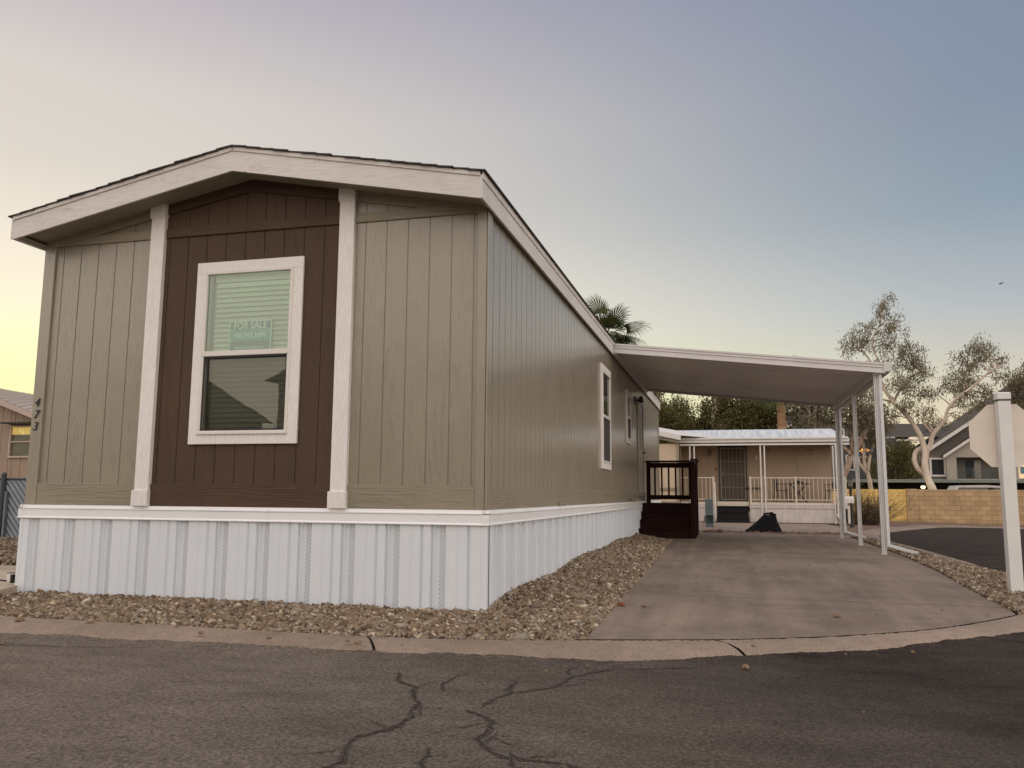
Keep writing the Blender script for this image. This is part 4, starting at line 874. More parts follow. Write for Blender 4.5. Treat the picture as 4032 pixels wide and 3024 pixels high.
b.prism([(5.00, 19.9 + u, z) for u, z in pr], (.44, 0, 0)); b.build('box', M['wmet'], mb_)
b = MB(); b.bbox(5.12, 5.135, 19.80, 19.812, .80, .92, .002); b.build('flag', M['wmet'], mb_)
# bare desert shrub
M['twig'] = mat('twig_bark', (.085, .055, .035), .9); vary(M['twig'], (.085, .055, .035), .3, 9)
M['leafdry'] = mat('dry_leaf', (.12, .10, .045), .8); vary(M['leafdry'], (.12, .10, .045), .3, 9)
sh = thing('shrub', (6.35, 24.0, -.03), 'bare twiggy desert shrub in front of the yellow block wall', 'shrub')
b = MB(); lf = MB()
for i in range(230):
    a = rng.uniform(0, 6.28); t_ = rng.uniform(.1, 1.0); l_ = rng.uniform(.6, 1.35); p = Vector((6.35 + rng.uniform(-.35, .35), 24 + rng.uniform(-.35, .35), -.05))
    if i > 210: t_ = 1.25; l_ = 1.35; a = rng.uniform(-.5, .3)
    d = Vector((math.cos(a) * math.sin(t_ * .95), math.sin(a) * math.sin(t_ * .95), math.cos(t_ * .95))); pts = [p]
    for j in range(4):
        d = (d + Vector((rng.uniform(-.16, .16), rng.uniform(-.16, .16), rng.uniform(-.02, .16)))).normalized(); p = p + d * l_ / 4; pts.append(p.copy())
        if j > 0 and rng.random() < .8:
            d2 = (d + Vector((rng.uniform(-.7, .7), rng.uniform(-.7, .7), rng.uniform(-.3, .5)))).normalized(); b.tube([p, p + d2 * rng.uniform(.12, .35)], [.005, .002], 3)
        for _ in range(2):
            c = p + Vector((rng.uniform(-.06, .06), rng.uniform(-.06, .06), rng.uniform(-.06, .06))); u = Vector((rng.uniform(-1, 1), rng.uniform(-1, 1), rng.uniform(-1, 1))).normalized() * .022; v = u.orthogonal() * .6; lf.quad(c - u, c + v, c + u, c - v)
    b.tube(pts, [.013, .010, .007, .005, .002], 4)
b.build('branches', M['twig'], sh); lf.build('foliage', M['leafdry'], sh)

# ---------------------------------------------------------------- block wall across the side road
def blockmat(name, c, mo):
    m = mat(name, c, .9, .2); k = NB(m); q = k.n('ShaderNodeTexBrick'); mp_ = k.n('ShaderNodeMapping'); mp_.inputs['Rotation'].default_value = (R(90), 0, 0)
    k.l(k.tc.outputs['Object'], mp_.inputs[0]); k.l(mp_.outputs[0], q.inputs['Vector'])
    q.inputs['Scale'].default_value = 1; q.inputs['Mortar Size'].default_value = .007; q.inputs['Brick Width'].default_value = .40; q.inputs['Row Height'].default_value = .2
    q.inputs['Color1'].default_value = (*[x * .92 for x in c], 1); q.inputs['Color2'].default_value = (*[x * 1.1 for x in c], 1); q.inputs['Mortar'].default_value = (*mo, 1)
    base = k.mix(1., q.outputs['Color'], k.ramp(k.noise(2., None, 6, .65), [(.3, .82), (.7, 1.12)]), 'MULTIPLY')
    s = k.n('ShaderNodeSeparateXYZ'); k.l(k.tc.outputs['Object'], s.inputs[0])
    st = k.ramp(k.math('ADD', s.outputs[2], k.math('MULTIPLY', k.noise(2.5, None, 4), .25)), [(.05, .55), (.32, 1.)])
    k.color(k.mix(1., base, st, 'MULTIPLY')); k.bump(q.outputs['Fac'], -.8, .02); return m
M['blk'] = blockmat('tan_block', (.46, .32, .18), (.22, .145, .08)); M['blky'] = blockmat('yellow_block', (.78, .54, .19), (.52, .34, .12))  # second section is yellower and brighter than the first
bw = thing('block_wall', (16, 33, -.25), 'tan concrete block wall along the far side of the road', 'wall')
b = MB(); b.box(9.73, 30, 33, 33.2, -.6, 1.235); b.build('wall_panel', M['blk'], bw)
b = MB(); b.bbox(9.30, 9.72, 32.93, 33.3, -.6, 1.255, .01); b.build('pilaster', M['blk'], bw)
by = thing('block_wall', (6, 33, -.1), 'yellow concrete block wall behind the bare shrub', 'wall')
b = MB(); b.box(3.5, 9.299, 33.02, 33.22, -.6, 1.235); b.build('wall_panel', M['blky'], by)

# ---------------------------------------------------------------- stop sign seen from behind
sg = thing('stop_sign', (4.53, 2.33, 0), 'octagonal road sign seen from behind on a square white post', 'sign')
M['signback'] = mat('sign_back_tan', (.56, .48, .41), .38, .5); kk = NB(M['signback']); kk.color(kk.ramp(kk.noise(1.2, kk.mp((.6, 1, 2.4)), 3), [(.35, (.70, .61, .52)), (.65, (.80, .70, .60))])); kk.bump(kk.noise(3., None, 2), .25, .03)
M['spost'] = mat('sign_post_vinyl', (.74, .72, .69), .5); vary(M['spost'], (.74, .72, .69), .05, 4)
r8 = .305 / math.cos(R(22.5)); oc = [(4.545 + r8 * math.cos(R(22.5 + 45 * i)), 2.40, 1.49 + r8 * math.sin(R(22.5 + 45 * i))) for i in range(8)]
b = MB(); b.prism(oc, (0, .003, 0)); b.build('sign_plate', M['signback'], sg)
M['signred'] = mat('sign_red', (.45, .02, .02), .5); vary(M['signred'], (.45, .02, .02), .05, 5)
b = MB(); b.prism([(p[0], 2.4035, p[2]) for p in oc], (0, .001, 0)); b.build('sign_face', M['signred'], sg)
b = MB(); b.bbox(4.53 - .056, 4.53 + .056, 2.27, 2.382, 0, 1.83, .004); pst = b.build('post', M['spost'], sg)
b = MB(); b.bbox(4.53 - .062, 4.53 + .062, 2.264, 2.388, 1.825, 1.90, .010); b.build('cap', M['spost'], pst)
b = MB(); b.bbox(4.53 - .060, 4.53 + .060, 2.266, 2.386, 1.818, 1.829, .001); b.bbox(4.59, 4.95, 2.31, 2.335, 1.845, 1.86, .003); b.build('strap', M['black'], sg)

# ---------------------------------------------------------------- neighbour on the left, fence, gadget
M['pink'] = mat('pinkish_tan_siding', (.31, .225, .165), .8); vary(M['pink'], (.31, .225, .165), .08, 2)
M['pinkt'] = mat('pinkish_trim', (.46, .36, .31), .6); vary(M['pinkt'], (.46, .36, .31), .05, 2)
M['proof'] = mat('ribbed_roof', (.50, .42, .38), .5); vary(M['proof'], (.50, .42, .38), .05, 2)
ln_ = thing('neighbor_house', (-19, 15, 0), 'pinkish tan house with ribbed metal roof behind the slatted fence', 'house')
b = MB(); siding(b, 'x', -27, -18.24, 0, 5.2, [-27 + .3 * i for i in range(60)], gw=.03, gd=.012, plane=13); siding(b, 'x', -18.24, -17.35, 0, 1.86, [-18.15 + .3 * i for i in range(4)], gw=.03, gd=.012, plane=13)
siding(b, 'x', -18.24, -17.35, 2.74, 5.0, [-18.15 + .3 * i for i in range(4)], gw=.03, gd=.012, plane=13); siding(b, 'x', -17.35, -13, 0, 3.0, [-17.3 + .3 * i for i in range(14)], gw=.03, gd=.012, plane=13); 
b.v = [(x, y, min(z, 3.40 - .345 * (x + 18.76))) for x, y, z in b.v]; b.build('wall', M['pink'], ln_)
rk = lambda x: 3.45 - .345 * (x + 18.76)
b = MB(); b.prism([(-27, 12.7, rk(-27)), (-15, 12.7, rk(-15)), (-15, 12.7, rk(-15) + .16), (-27, 12.7, rk(-27) + .16)], (0, .05, 0)); b.build('fascia', M['pinkt'], ln_)
b = MB(); bk = lambda x: 4.39 - .145 * (x + 23.0)
for i in range(48):
    xa = -27 + .25 * i; f = lambda x, y: (x + (-3.2 * (y - 12.7) / 5), y, (rk(x) + .17) * (1 - (y - 12.7) / 5) + bk(x - 3.2) * (y - 12.7) / 5)
    b.quad(f(xa, 12.7), f(xa + .25, 12.7), f(xa + .25, 17.7), f(xa, 17.7))
    a0, a1 = Vector(f(xa, 12.7)), Vector(f(xa, 17.7)); b.bar(a0 + Vector((0, 0, .03)), a1 + Vector((0, 0, .03)), .05, .06)
b.build('roof', M['proof'], ln_)
M['lit'] = mat('lit_window', (.4, .3, .1), .4); kk = NB(M['lit']); kk.b.inputs['Emission Strength'].default_value = .55
kk.l(kk.ramp(kk.noise(3., kk.mp((4, 1, 1.5)), 3), [(.3, (.25, .16, .02)), (.7, (1., .75, .18))]), kk.b.inputs['Emission Color'])
M['olivew'] = mat('dim_window', (.10, .09, .045), .3); vary(M['olivew'], (.10, .09, .045), .2, 3)
b = MB(); frame(b, 'x', -18.27, -17.32, 1.83, 2.77, .05, 12.94, 13.03); wf = b.build('window', M['pinkt'], ln_); b = MB(); b.bbox(-18.2, -17.4, 12.95, 13.02, 2.27, 2.31, .004); b.build('mullion', M['pinkt'], wf)
b = MB(); b.box(-18.24, -17.35, 13.0, 13.02, 2.50, 2.74); b.build('lit_pane', M['lit'], wf); b = MB(); b.box(-18.24, -17.35, 13.0, 13.02, 1.86, 2.50); b.build('dim_pane', M['olivew'], wf)
b = MB(); b.bbox(-18.35, -17.3, 12.6, 13.0, 2.80, 2.84, .01); b.build('awning', M['dkgreen'], wf)
M['slat'] = mat('fence_slat', (.25, .27, .30), .6); vary(M['slat'], (.25, .27, .30), .1, 6)
M['fpost'] = mat('fence_post_dark', (.045, .05, .055), .5); vary(M['fpost'], (.045, .05, .055), .2, 6)
fe = thing('slatted_fence', (-11, 5.9, 0), 'low chain link fence woven with grey diagonal slats', 'fence')
b = MB(); z = 0
for i in range(44):
    xa = -13.9 + i * .115; pts = [(xa, 5.9, 1.08), (xa + 1.02, 5.9, .03)]
    # clip the slat between posts
    b.tube([(xa, 5.9, 1.08), (xa + .93, 5.9, .03)], .036, 8)
b.build('slats', M['slat'], fe); b = MB(); b.box(-13.9, -8.5, 5.95, 5.96, .03, 1.08); b.build('backing', M['fpost'], fe)
for x in (-13.9, -10.95, -9.6):
    b = MB(); b.tube([(x, 5.84, -.05), (x, 5.84, 1.17)], .045, 10); b.lathe(x, 5.84, [(.05, 1.16), (.05, 1.19), (.02, 1.22)], 10); b.build('post', M['fpost'], fe)
b = MB(); b.tube([(-13.9, 5.87, 1.10), (-8.5, 5.87, 1.10)], .022, 8); b.build('top_rail', M['fpost'], fe)
b = MB(); b.bbox(-10.87, -10.82, 5.80, 5.85, -.02, .88, .005); b.build('gate_stile', M['ped'], fe)
b = MB(); b.bbox(-14, -8, 5.92, 6.0, 0, .06, .01); b.build('bottom_board', M['twig'], fe)
so = thing('solar_light', (-4.67, -.02, 0), 'small white and black garden light box at the left end of the skirting', 'garden light')
b = MB(); b.bbox(-4.70, -4.655, -.06, .0, .03, .11, .005); b.build('housing', M['wmet'], so); b = MB(); b.bbox(-4.654, -4.632, -.06, 0, .02, .10, .004); b.bbox(-4.70, -4.655, -.06, .0, .11, .116, .002); b.build('panel', M['black'], so)
b = MB(); b.tube([(-4.69, -.06, .04), (-4.73, -.10, .05), (-4.80, -.14, .03), (-4.88, -.18, .012)], .008, 6); b.build('cable', M['black'], so)

# ---------------------------------------------------------------- apartments and their car shade
M['aptg'] = mat('apartment_grey_stucco', (.16, .14, .125), .9); vary(M['aptg'], (.16, .14, .125), .08, 1.5, bump=.3)
M['aptl'] = mat('apartment_pale_stucco', (.36, .32, .27), .9); vary(M['aptl'], (.36, .32, .27), .06, 1.5, bump=.3)
M['aptd'] = mat('apartment_slate_stucco', (.07, .075, .085), .9); vary(M['aptd'], (.07, .075, .085), .12, 1.5)
M['aroof'] = mat('apartment_roof', (.075, .062, .05), .95); vary(M['aroof'], (.075, .062, .05), .3, 3, (1, 1, 4), bump=.5)
M['aglass'] = mat('apartment_glass', (.014, .016, .017), .45, .25); vary(M['aglass'], (.014, .016, .017), .3, 1)
M['awht'] = mat('apartment_trim', (.62, .58, .54), .7); vary(M['awht'], (.62, .58, .54), .05, 2)
M['agreen'] = mat('balcony_green', (.07, .10, .095), .6); vary(M['agreen'], (.07, .10, .095), .15, 3)
M['sage'] = mat('car_shade_sage', (.20, .22, .185), .6); vary(M['sage'], (.20, .22, .185), .08, 2)
GZ = -.6
ap = thing('apartment_building', (23, 79, GZ), 'grey apartment building with pale gable and green-railed balcony above the tan block wall', 'apartments')
b = MB(); rf = lambda x: 5.20 + .686 * (x - 19.25); gz = lambda x: min(rf(x), 13.0 - .6 * (x - 23.0))
# dark gable wall with window hole left of the pale bay
def gwall(b, x0, x1, z0, zf, y, mi=0):
    n = 8
    for i in range(n):
        xa, xb = x0 + (x1 - x0) * i / n, x0 + (x1 - x0) * (i + 1) / n; b.quad((xa, y, z0), (xb, y, z0), (xb, y, zf(xb)), (xa, y, zf(xa)), mi)
gwall(b, 18.3, 19.25, GZ, lambda x: 5.1, 75.6); gwall(b, 19.25, 20.55, 4.42, rf, 75.6); gwall(b, 20.55, 30, 4.40, lambda x: min(rf(x), 11), 75.6); gwall(b, 19.25, 20.55, GZ, lambda x: 2.78, 75.6); gwall(b, 20.55, 30, GZ, lambda x: 2.6, 75.6)
b.quad((18.3, 75.6, GZ), (18.3, 84, GZ), (18.3, 84, 5.1), (18.3, 75.6, 5.1)); b.build('gable_wall', M['aptg'], ap)
b = MB(); lo = lambda x: 4.55 + .686 * (x - 20.4)
b.prism([(20.50, 75.0, GZ), (21.32, 75.0, GZ), (21.32, 75.0, 4.45), (26.2, 75.0, 4.45), (26.2, 75.0, min(lo(26.2), 7)), (23.9, 75.0, lo(23.9)), (20.50, 75.0, lo(20.5))], (0, .3, 0)); b.box(21.32, 26.2, 75.0, 75.3, GZ, 2.55); b.box(25.0, 26.2, 75.0, 75.3, 2.55, 4.45); b.box(20.55, 21.32, 75.3, 75.6, GZ, 4.5); b.build('bay_wall', M['aptl'], ap)
b = MB(); b.prism([(19.05, 74.7, rf(19.05) - .12), (30, 74.7, rf(30) - .12), (30, 74.7, rf(30) + .22), (19.05, 74.7, rf(19.05) + .22)], (0, .2, 0)); b.prism([(20.2, 74.55, lo(20.2) - .05), (26, 74.55, lo(26) - .05), (26, 74.55, lo(26) + .22), (20.2, 74.55, lo(20.2) + .22)], (0, .2, 0)); b.build('rake_board', M['awht'], ap)
b = MB(); b.quad((19.0, 74.7, rf(19.0) + .24), (30, 74.7, rf(30) + .24), (30, 86, rf(30) + .24), (19.0, 86, rf(19.0) + .24)); b.quad((20.2, 74.6, lo(20.2) + .24), (26, 74.6, lo(26) + .24), (26, 75.6, lo(26) + .24), (20.2, 75.6, lo(20.2) + .24)); b.build('roof', M['aroof'], ap)
b = MB(); frame(b, 'x', 19.22, 20.58, 2.75, 4.45, .17, 75.45, 75.65, 0, .01); wa = b.build('window', M['awht'], ap); b = MB(); b.box(19.36, 20.44, 75.62, 75.66, 2.9, 4.3); b.bbox(20.06, 20.10, 75.56, 75.62, 2.9, 4.3, .005); b.build('pane', M['aglass'], wa)
b = MB(); b.box(21.32, 25.0, 76.3, 76.4, 2.55, 4.5); b.box(21.3, 21.34, 75.3, 76.3, 2.55, 4.5); b.quad((21.3, 75.3, 4.46), (25, 75.3, 4.46), (25, 76.3, 4.46), (21.3, 76.3, 4.46)); b.build('balcony_recess', M['aptg'], ap)
b = MB(); b.box(22.35, 23.0, 76.22, 76.3, 2.6, 4.2); b.build('balcony_door', M['aglass'], ap); 
b = MB(); b.box(23.02, 23.55, 76.2, 76.3, 2.6, 4.2); b.build('balcony_curtain', M['aptl'], ap)
b = MB()
for i in range(6): b.bbox(21.34, 25.0, 74.98, 75.02, 2.62 + i * .165, 2.66 + i * .165, .005)
for x in (21.36, 22.6, 23.8, 24.98): b.bbox(x - .025, x + .025, 74.96, 75.0, 2.55, 3.52, .005)
b.build('balcony_railing', M['agreen'], ap)
b = MB(); b.bbox(26.3, 26.7, 74.9, 74.95, 3.0, 3.6, .01); b.build('wall_sign', mat('teal_plate', (.10, .19, .22), .6), ap); vary(bpy.data.materials['teal_plate'], (.10, .19, .22), .05, 3)
am = thing('apartment_building', (13, 82, GZ), 'dark slate apartment block with brown roof seen between the pale tree trunks', 'apartments')
b = MB(); b.box(3, 18.25, 79, 88, GZ, 6.5); b.box(15.4, 16.9, 77.6, 79, GZ, 6.4); b.build('wall', M['aptd'], am)
b = MB(); b.add([(2.4, 78, 6.5), (18.9, 78, 6.5), (18.9, 88, 6.5), (2.4, 88, 6.5), (5, 83, 8.4), (21.5, 83, 8.1), (21.5, 88, 8.1)], [(0, 1, 5, 4), (2, 3, 4, 5), (0, 4, 3)]); b.quad((18.9, 78, 6.5), (24, 78, 6.5), (24, 83, 7.9), (18.9, 83, 7.9)); b.build('roof', M['aroof'], am)
b = MB(); b.bbox(2.4, 16.9, 77.9, 78.05, 6.32, 6.52, .02); b.bbox(16.9, 18.9, 77.2, 77.4, 6.05, 6.25, .02); b.build('eave_board', M['awht'], am)
for x, z, w_, h_ in ((15.6, 3.7, .75, 2.0), (12.6, 3.4, .8, 1.5), (12.1, 6.1, .5, 1.3), (10.2, 3.6, .8, 1.4)):
    yb = 77.5 if x > 15 else 78.95
    b = MB(); frame(b, 'x', x, x + w_, z, z + h_, .12, yb - .05, yb + .04, 0, .01); wq = b.build('window', M['awht'], am); b = MB(); b.box(x + .1, x + w_ - .1, yb + .02, yb + .05, z + .1, z + h_ - .1); b.build('pane', M['aglass'], wq)
b = MB()
for i in range(4): b.bbox(13.0, 14.6, 78.4, 78.45, 2.75 + i * .25, 2.80 + i * .25, .005)
b.build('balcony_railing', M['agreen'], am)
M['glow'] = mat('orange_emitter', (1, .5, .15), .5); M['glow'].node_tree.nodes['Principled BSDF'].inputs['Emission Color'].default_value = (1, .42, .08, 1); M['glow'].node_tree.nodes['Principled BSDF'].inputs['Emission Strength'].default_value = 2.2; kk = NB(M['glow']); kk.color(kk.ramp(kk.noise(3), [(.3, (1, .45, .1)), (.7, (1, .6, .2))]))
b = MB()
for i in range(46):  # scatter of small orange emissive beads
    x = 13.2 + rng.uniform(0, 1.35); z = (5.25 + rng.gauss(0, .09)) if i < 32 else (4.62 + rng.gauss(0, .04)); s_ = rng.uniform(.018, .045)
    b.lathe(x, 77.3 + rng.uniform(-.2, .2), [(s_ * .4, z - s_ * .6), (s_, z), (s_ * .4, z + s_ * .6)], 6)
tag(b.build('orange_specks', M['glow']), 'glowing orange specks on a dark apartment balcony', 'string lights')
al = thing('apartment_building', (6, 62, GZ), 'pale grey apartment gable seen between the palm trunk and the carport posts', 'apartments')
b = MB(); b.prism([(3.6, 60, GZ), (9.6, 60, GZ), (9.6, 60, 6.2), (7.4, 60, 7.4), (3.6, 60, 6.2)], (0, 8, 0)); b.build('wall', M['aptg'], al)
b = MB(); b.bbox(3.4, 6.6, 59.8, 59.98, 6.12, 6.34, .02); b.build('trim_band', M['awht'], al)
b = MB(); b.quad((3.2, 59.5, 6.25), (7.4, 59.5, 7.6), (7.4, 69, 7.6), (3.2, 69, 6.25)); b.quad((7.4, 59.5, 7.6), (10.1, 59.5, 6.2), (10.1, 69, 6.2), (7.4, 69, 7.6)); b.build('roof', M['aroof'], al)
b = MB(); b.box(7.4, 8.1, 59.9, 59.97, 5.5, 6.05); b.build('window', M['aglass'], al)
cs = thing('car_shade', (16, 50, GZ), 'long low sage green car shade roof behind the block wall', 'car shade')
b = MB(); b.bbox(-2, 34, 48, 48.12, 1.77, 1.97, .01); b.bbox(-2, 34, 48.1, 53, 1.90, 1.95, .01); b.build('roof', M['sage'], cs)
for x in (2, 6.5, 11, 15.5, 20, 24.5): b = MB(); b.bbox(x - .06, x + .06, 50, 50.12, GZ, 1.9, .01); b.build('post', M['fpost'], cs)
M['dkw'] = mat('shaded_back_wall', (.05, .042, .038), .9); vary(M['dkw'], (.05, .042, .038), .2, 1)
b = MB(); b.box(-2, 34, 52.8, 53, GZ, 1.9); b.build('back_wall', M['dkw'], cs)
M['carw'] = mat('white_car_paint', (.62, .60, .58), .25, .6); vary(M['carw'], (.62, .60, .58), .03, 1)
M['carg'] = mat('silver_car_paint', (.35, .34, .34), .3, .6); vary(M['carg'], (.35, .34, .34), .03, 1)
M['tyre'] = mat('tyre_rubber', (.02, .02, .02), .9); vary(M['tyre'], (.02, .02, .02), .2, 9)
def car(name, x, y, m, hgt, ln__, label):
    t = thing(name, (x, y, GZ + .05), label, 'car'); z0 = GZ + .05; b = MB()
    pr = [(-.5, .35), (.5, .35), (.5, .82), (.44, .92), (.27, .98), (.18, hgt - .02), (-.0, hgt + .03), (-.30, hgt), (-.46, .98), (-.5, .9)]
    b.prism([(x + u * ln__, y, z0 + v) for u, v in pr], (0, 1.75, 0)); b.build('body', m, t)
    for u in (-.32, .32):
        for yy in (y - .02, y + 1.6):
            b = MB(); b.prism([(x + u * ln__ + .33 * math.cos(a), yy, z0 + .33 + .33 * math.sin(a)) for a in [math.pi * 2 * i / 18 for i in range(18)]], (0, .2, 0)); b.build('wheel', M['tyre'], t)
    b = MB(); b.prism([(x + u * ln__, y - .01, z0 + v) for u, v in ((.22, 1.0), (.15, hgt - .1), (-.28, hgt - .1), (-.42, 1.0))], (0, .02, 0)); b.build('side_window', M['darkglass'], t)
    return t
car('parked_car', 15.2, 43.5, M['carw'], 2.10, 4.6, 'white parked van whose roof shows over the tan block wall')
car('parked_car', 12.7, 49.2, M['carg'], 1.45, 4.2, 'silver parked car in the dark under the sage car shade')
# lamp glowing just behind the wall
fl = thing('flood_lamp', (10.45, 36, -.3), 'small glowing lamp beside the big pale trunk behind the block wall', 'lamp')
M['lampe'] = mat('lamp_glow', (1, .9, .5), .5); M['lampe'].node_tree.nodes['Principled BSDF'].inputs['Emission Color'].default_value = (1, .86, .42, 1); M['lampe'].node_tree.nodes['Principled BSDF'].inputs['Emission Strength'].default_value = 2.5; kk = NB(M['lampe']); kk.color(kk.ramp(kk.noise(3), [(.3, (1, .9, .5)), (.7, (1, .95, .6))]))
b = MB(); b.lathe(10.45, 35.3, [(.03, 1.28), (.09, 1.32), (.10, 1.38), (.05, 1.44)], 12); b.build('bulb', M['lampe'], fl); b = MB(); b.tube([(10.45, 35.3, -.3), (10.45, 35.3, 1.28)], .02, 6); b.lathe(10.45, 35.3, [(.11, 1.42), (.04, 1.47)], 10); b.build('lamp_stand', M['fpost'], fl)

# ---------------------------------------------------------------- trees
def leafmat(name, a, c, tr=.25):
    m = mat(name, a, .6, .3); k = NB(m); g = k.n('ShaderNodeNewGeometry'); k.color(k.ramp(g.outputs['Random Per Island'], [(0, a), (1, c)]))
    t = k.n('ShaderNodeBsdfTranslucent'); t.inputs[0].default_value = (*[min(1, x * 1.3) for x in c], 1); mx_ = k.n('ShaderNodeMixShader'); mx_.inputs[0].default_value = tr
    out = [n for n in m.node_tree.nodes if n.type == 'OUTPUT_MATERIAL'][0]; k.l(k.b.outputs[0], mx_.inputs[1]); k.l(t.outputs[0], mx_.inputs[2]); k.l(mx_.outputs[0], out.inputs[0]); return m
M['euc'] = leafmat('eucalyptus_leaf', (.085, .078, .045), (.26, .225, .145))
M['dense'] = leafmat('olive_leaf', (.035, .036, .010), (.165, .14, .045))
M['palm'] = leafmat('palm_leaf', (.015, .023, .007), (.085, .10, .025), .2)
M['bark'] = mat('pale_eucalyptus_bark', (.62, .52, .41), .8); kk = NB(M['bark'])
n1 = kk.ramp(kk.noise(1.6, kk.mp((1.6, 1.6, .6)), 5, .6), [(.35, (.50, .40, .31)), (.6, (.70, .60, .49))]); kn = kk.ramp(kk.noise(2.6, kk.mp((1.4, 1.4, 1)), 3, .6), [(.66, 0.), (.70, 1.)])
kk.color(kk.mix(kn, n1, (.14, .085, .055))); kk.bump(kk.noise(6), .4, .03)
M['bark2'] = mat('shaggy_bark', (.28, .20, .14), .9); kk = NB(M['bark2']); kk.color(kk.ramp(kk.noise(3, kk.mp((2, 2, .5)), 5), [(.35, (.17, .11, .075)), (.62, (.42, .32, .24))])); kk.bump(kk.noise(9), .6, .03)
def leaves(b, c, r, n, sz, droop=.5, asp=.32, cl=.16, per=14, r_=None):
    """clusters of small leaves through a blob's volume"""
    R_ = r_ or nr; c = np.array(c)
    for _ in range(max(1, n // per)):
        d = R_.normal(size=3); d /= np.linalg.norm(d); q = c + d * r * R_.uniform(.15, 1.08) ** .6 * np.array([1, 1, .85])
        for _ in range(per):
            p = q + R_.normal(0, cl, 3) * np.array([1, 1, 1.15]) ; u = R_.normal(size=3); u[2] -= droop * 2.2; u /= np.linalg.norm(u); v = np.cross(u, R_.normal(size=3)); v /= np.linalg.norm(v) + 1e-9
            s = sz * R_.uniform(.6, 1.25); u = u * s; v = v * s * asp
            o = len(b.v); b.v += [tuple(p), tuple(p + u * .45 + v), tuple(p + u), tuple(p + u * .5 - v)]; b.f.append((o, o + 1, o + 2, o + 3)); b.m.append(0)
def limb(pts, r0, r1, y0, dy=0., wob=0):
    n = len(pts); return [(x, y0 + dy * i / (n - 1) + rng.uniform(-wob, wob), z) for i, (x, z) in enumerate(pts)], [r0 + (r1 - r0) * (i / (n - 1)) ** .8 for i in range(n)]
def twig_to(b, nodes, c, r0=.035):
    """a bent branch from the nearest skeleton node to the blob, then a fan of twigs"""
    p = min(nodes, key=lambda q: (Vector(q) - Vector(c)).length + (.6 if q[2] > c[2] else 0)); p = Vector(p); c = Vector(c); m_ = p.lerp(c, .5) + Vector((0, 0, .12 * (c - p).length)); b.tube([p, m_, c], [r0, r0 * .65, r0 * .35], 5)
    for _ in range(3):
        e = c + Vector((rng.uniform(-1, 1), rng.uniform(-1, 1), rng.uniform(-.7, 1))) * .42; b.tube([m_.lerp(c, rng.uniform(.3, 1)), e], [r0 * .3, r0 * .1], 4)
BA = [(9.38, 10.2, .39), (9.18, 9.77, .44), (9.78, 9.3, .44), (9.49, 8.92, .39), (8.1, 8.69, .50), (7.49, 8.12, .46), (8.39, 8.23, .55), (9.28, 8.25, .39), (9.71, 7.84, .55), (10.36, 7.67, .55), (10.76, 7.18, .44), (10.1, 6.96, .6), (10.95, 6.65, .39), (9.63, 6.26, .55), (10.49, 6.09, .6), (11.12, 5.74, .44), (10.85, 4.8, .45), (10.01, 5.15, .49), (9.33, 4.69, .44), (8.55, 5.8, .44), (11.27, 4.56, .34), (9.9, 8.6, .3), (8.9, 7.2, .4), (8.6, 9.2, .3)]
BB = [(13.28, 7.8, .55), (13.77, 7.69, .5), (12.71, 7.54, .39), (14.29, 7.3, .39), (12.46, 6.89, .44), (13.1, 6.96, .44), (12.22, 6.42, .39), (12.65, 6.41, .39), (12.1, 5.81, .44), (13.04, 6.02, .54), (13.65, 5.68, .49), (11.69, 6.06, .3), (14.12, 6.55, .39), (13.2, 5.09, .44), (12.37, 5.24, .34), (13.82, 5.08, .39), (12.5, 4.73, .25), (11.68, 4.32, .25)]
te = thing('eucalyptus_tree', (11.0, 36, -.3), 'tall eucalyptus with pale forked trunk and a looping limb rising over the block wall', 'tree')
b = MB(); nodes = []
TR = [(11.15, -.4), (11.05, .5), (10.94, 1.22), (10.81, 1.65), (10.72, 2.05), (10.71, 2.53), (10.77, 2.96), (10.68, 3.52), (10.52, 4.0), (10.21, 4.59), (9.96, 4.97), (9.6, 5.35), (9.47, 5.58), (9.22, 6.07), (9.04, 6.57), (8.77, 6.71 + .35), (8.5, 7.5)]
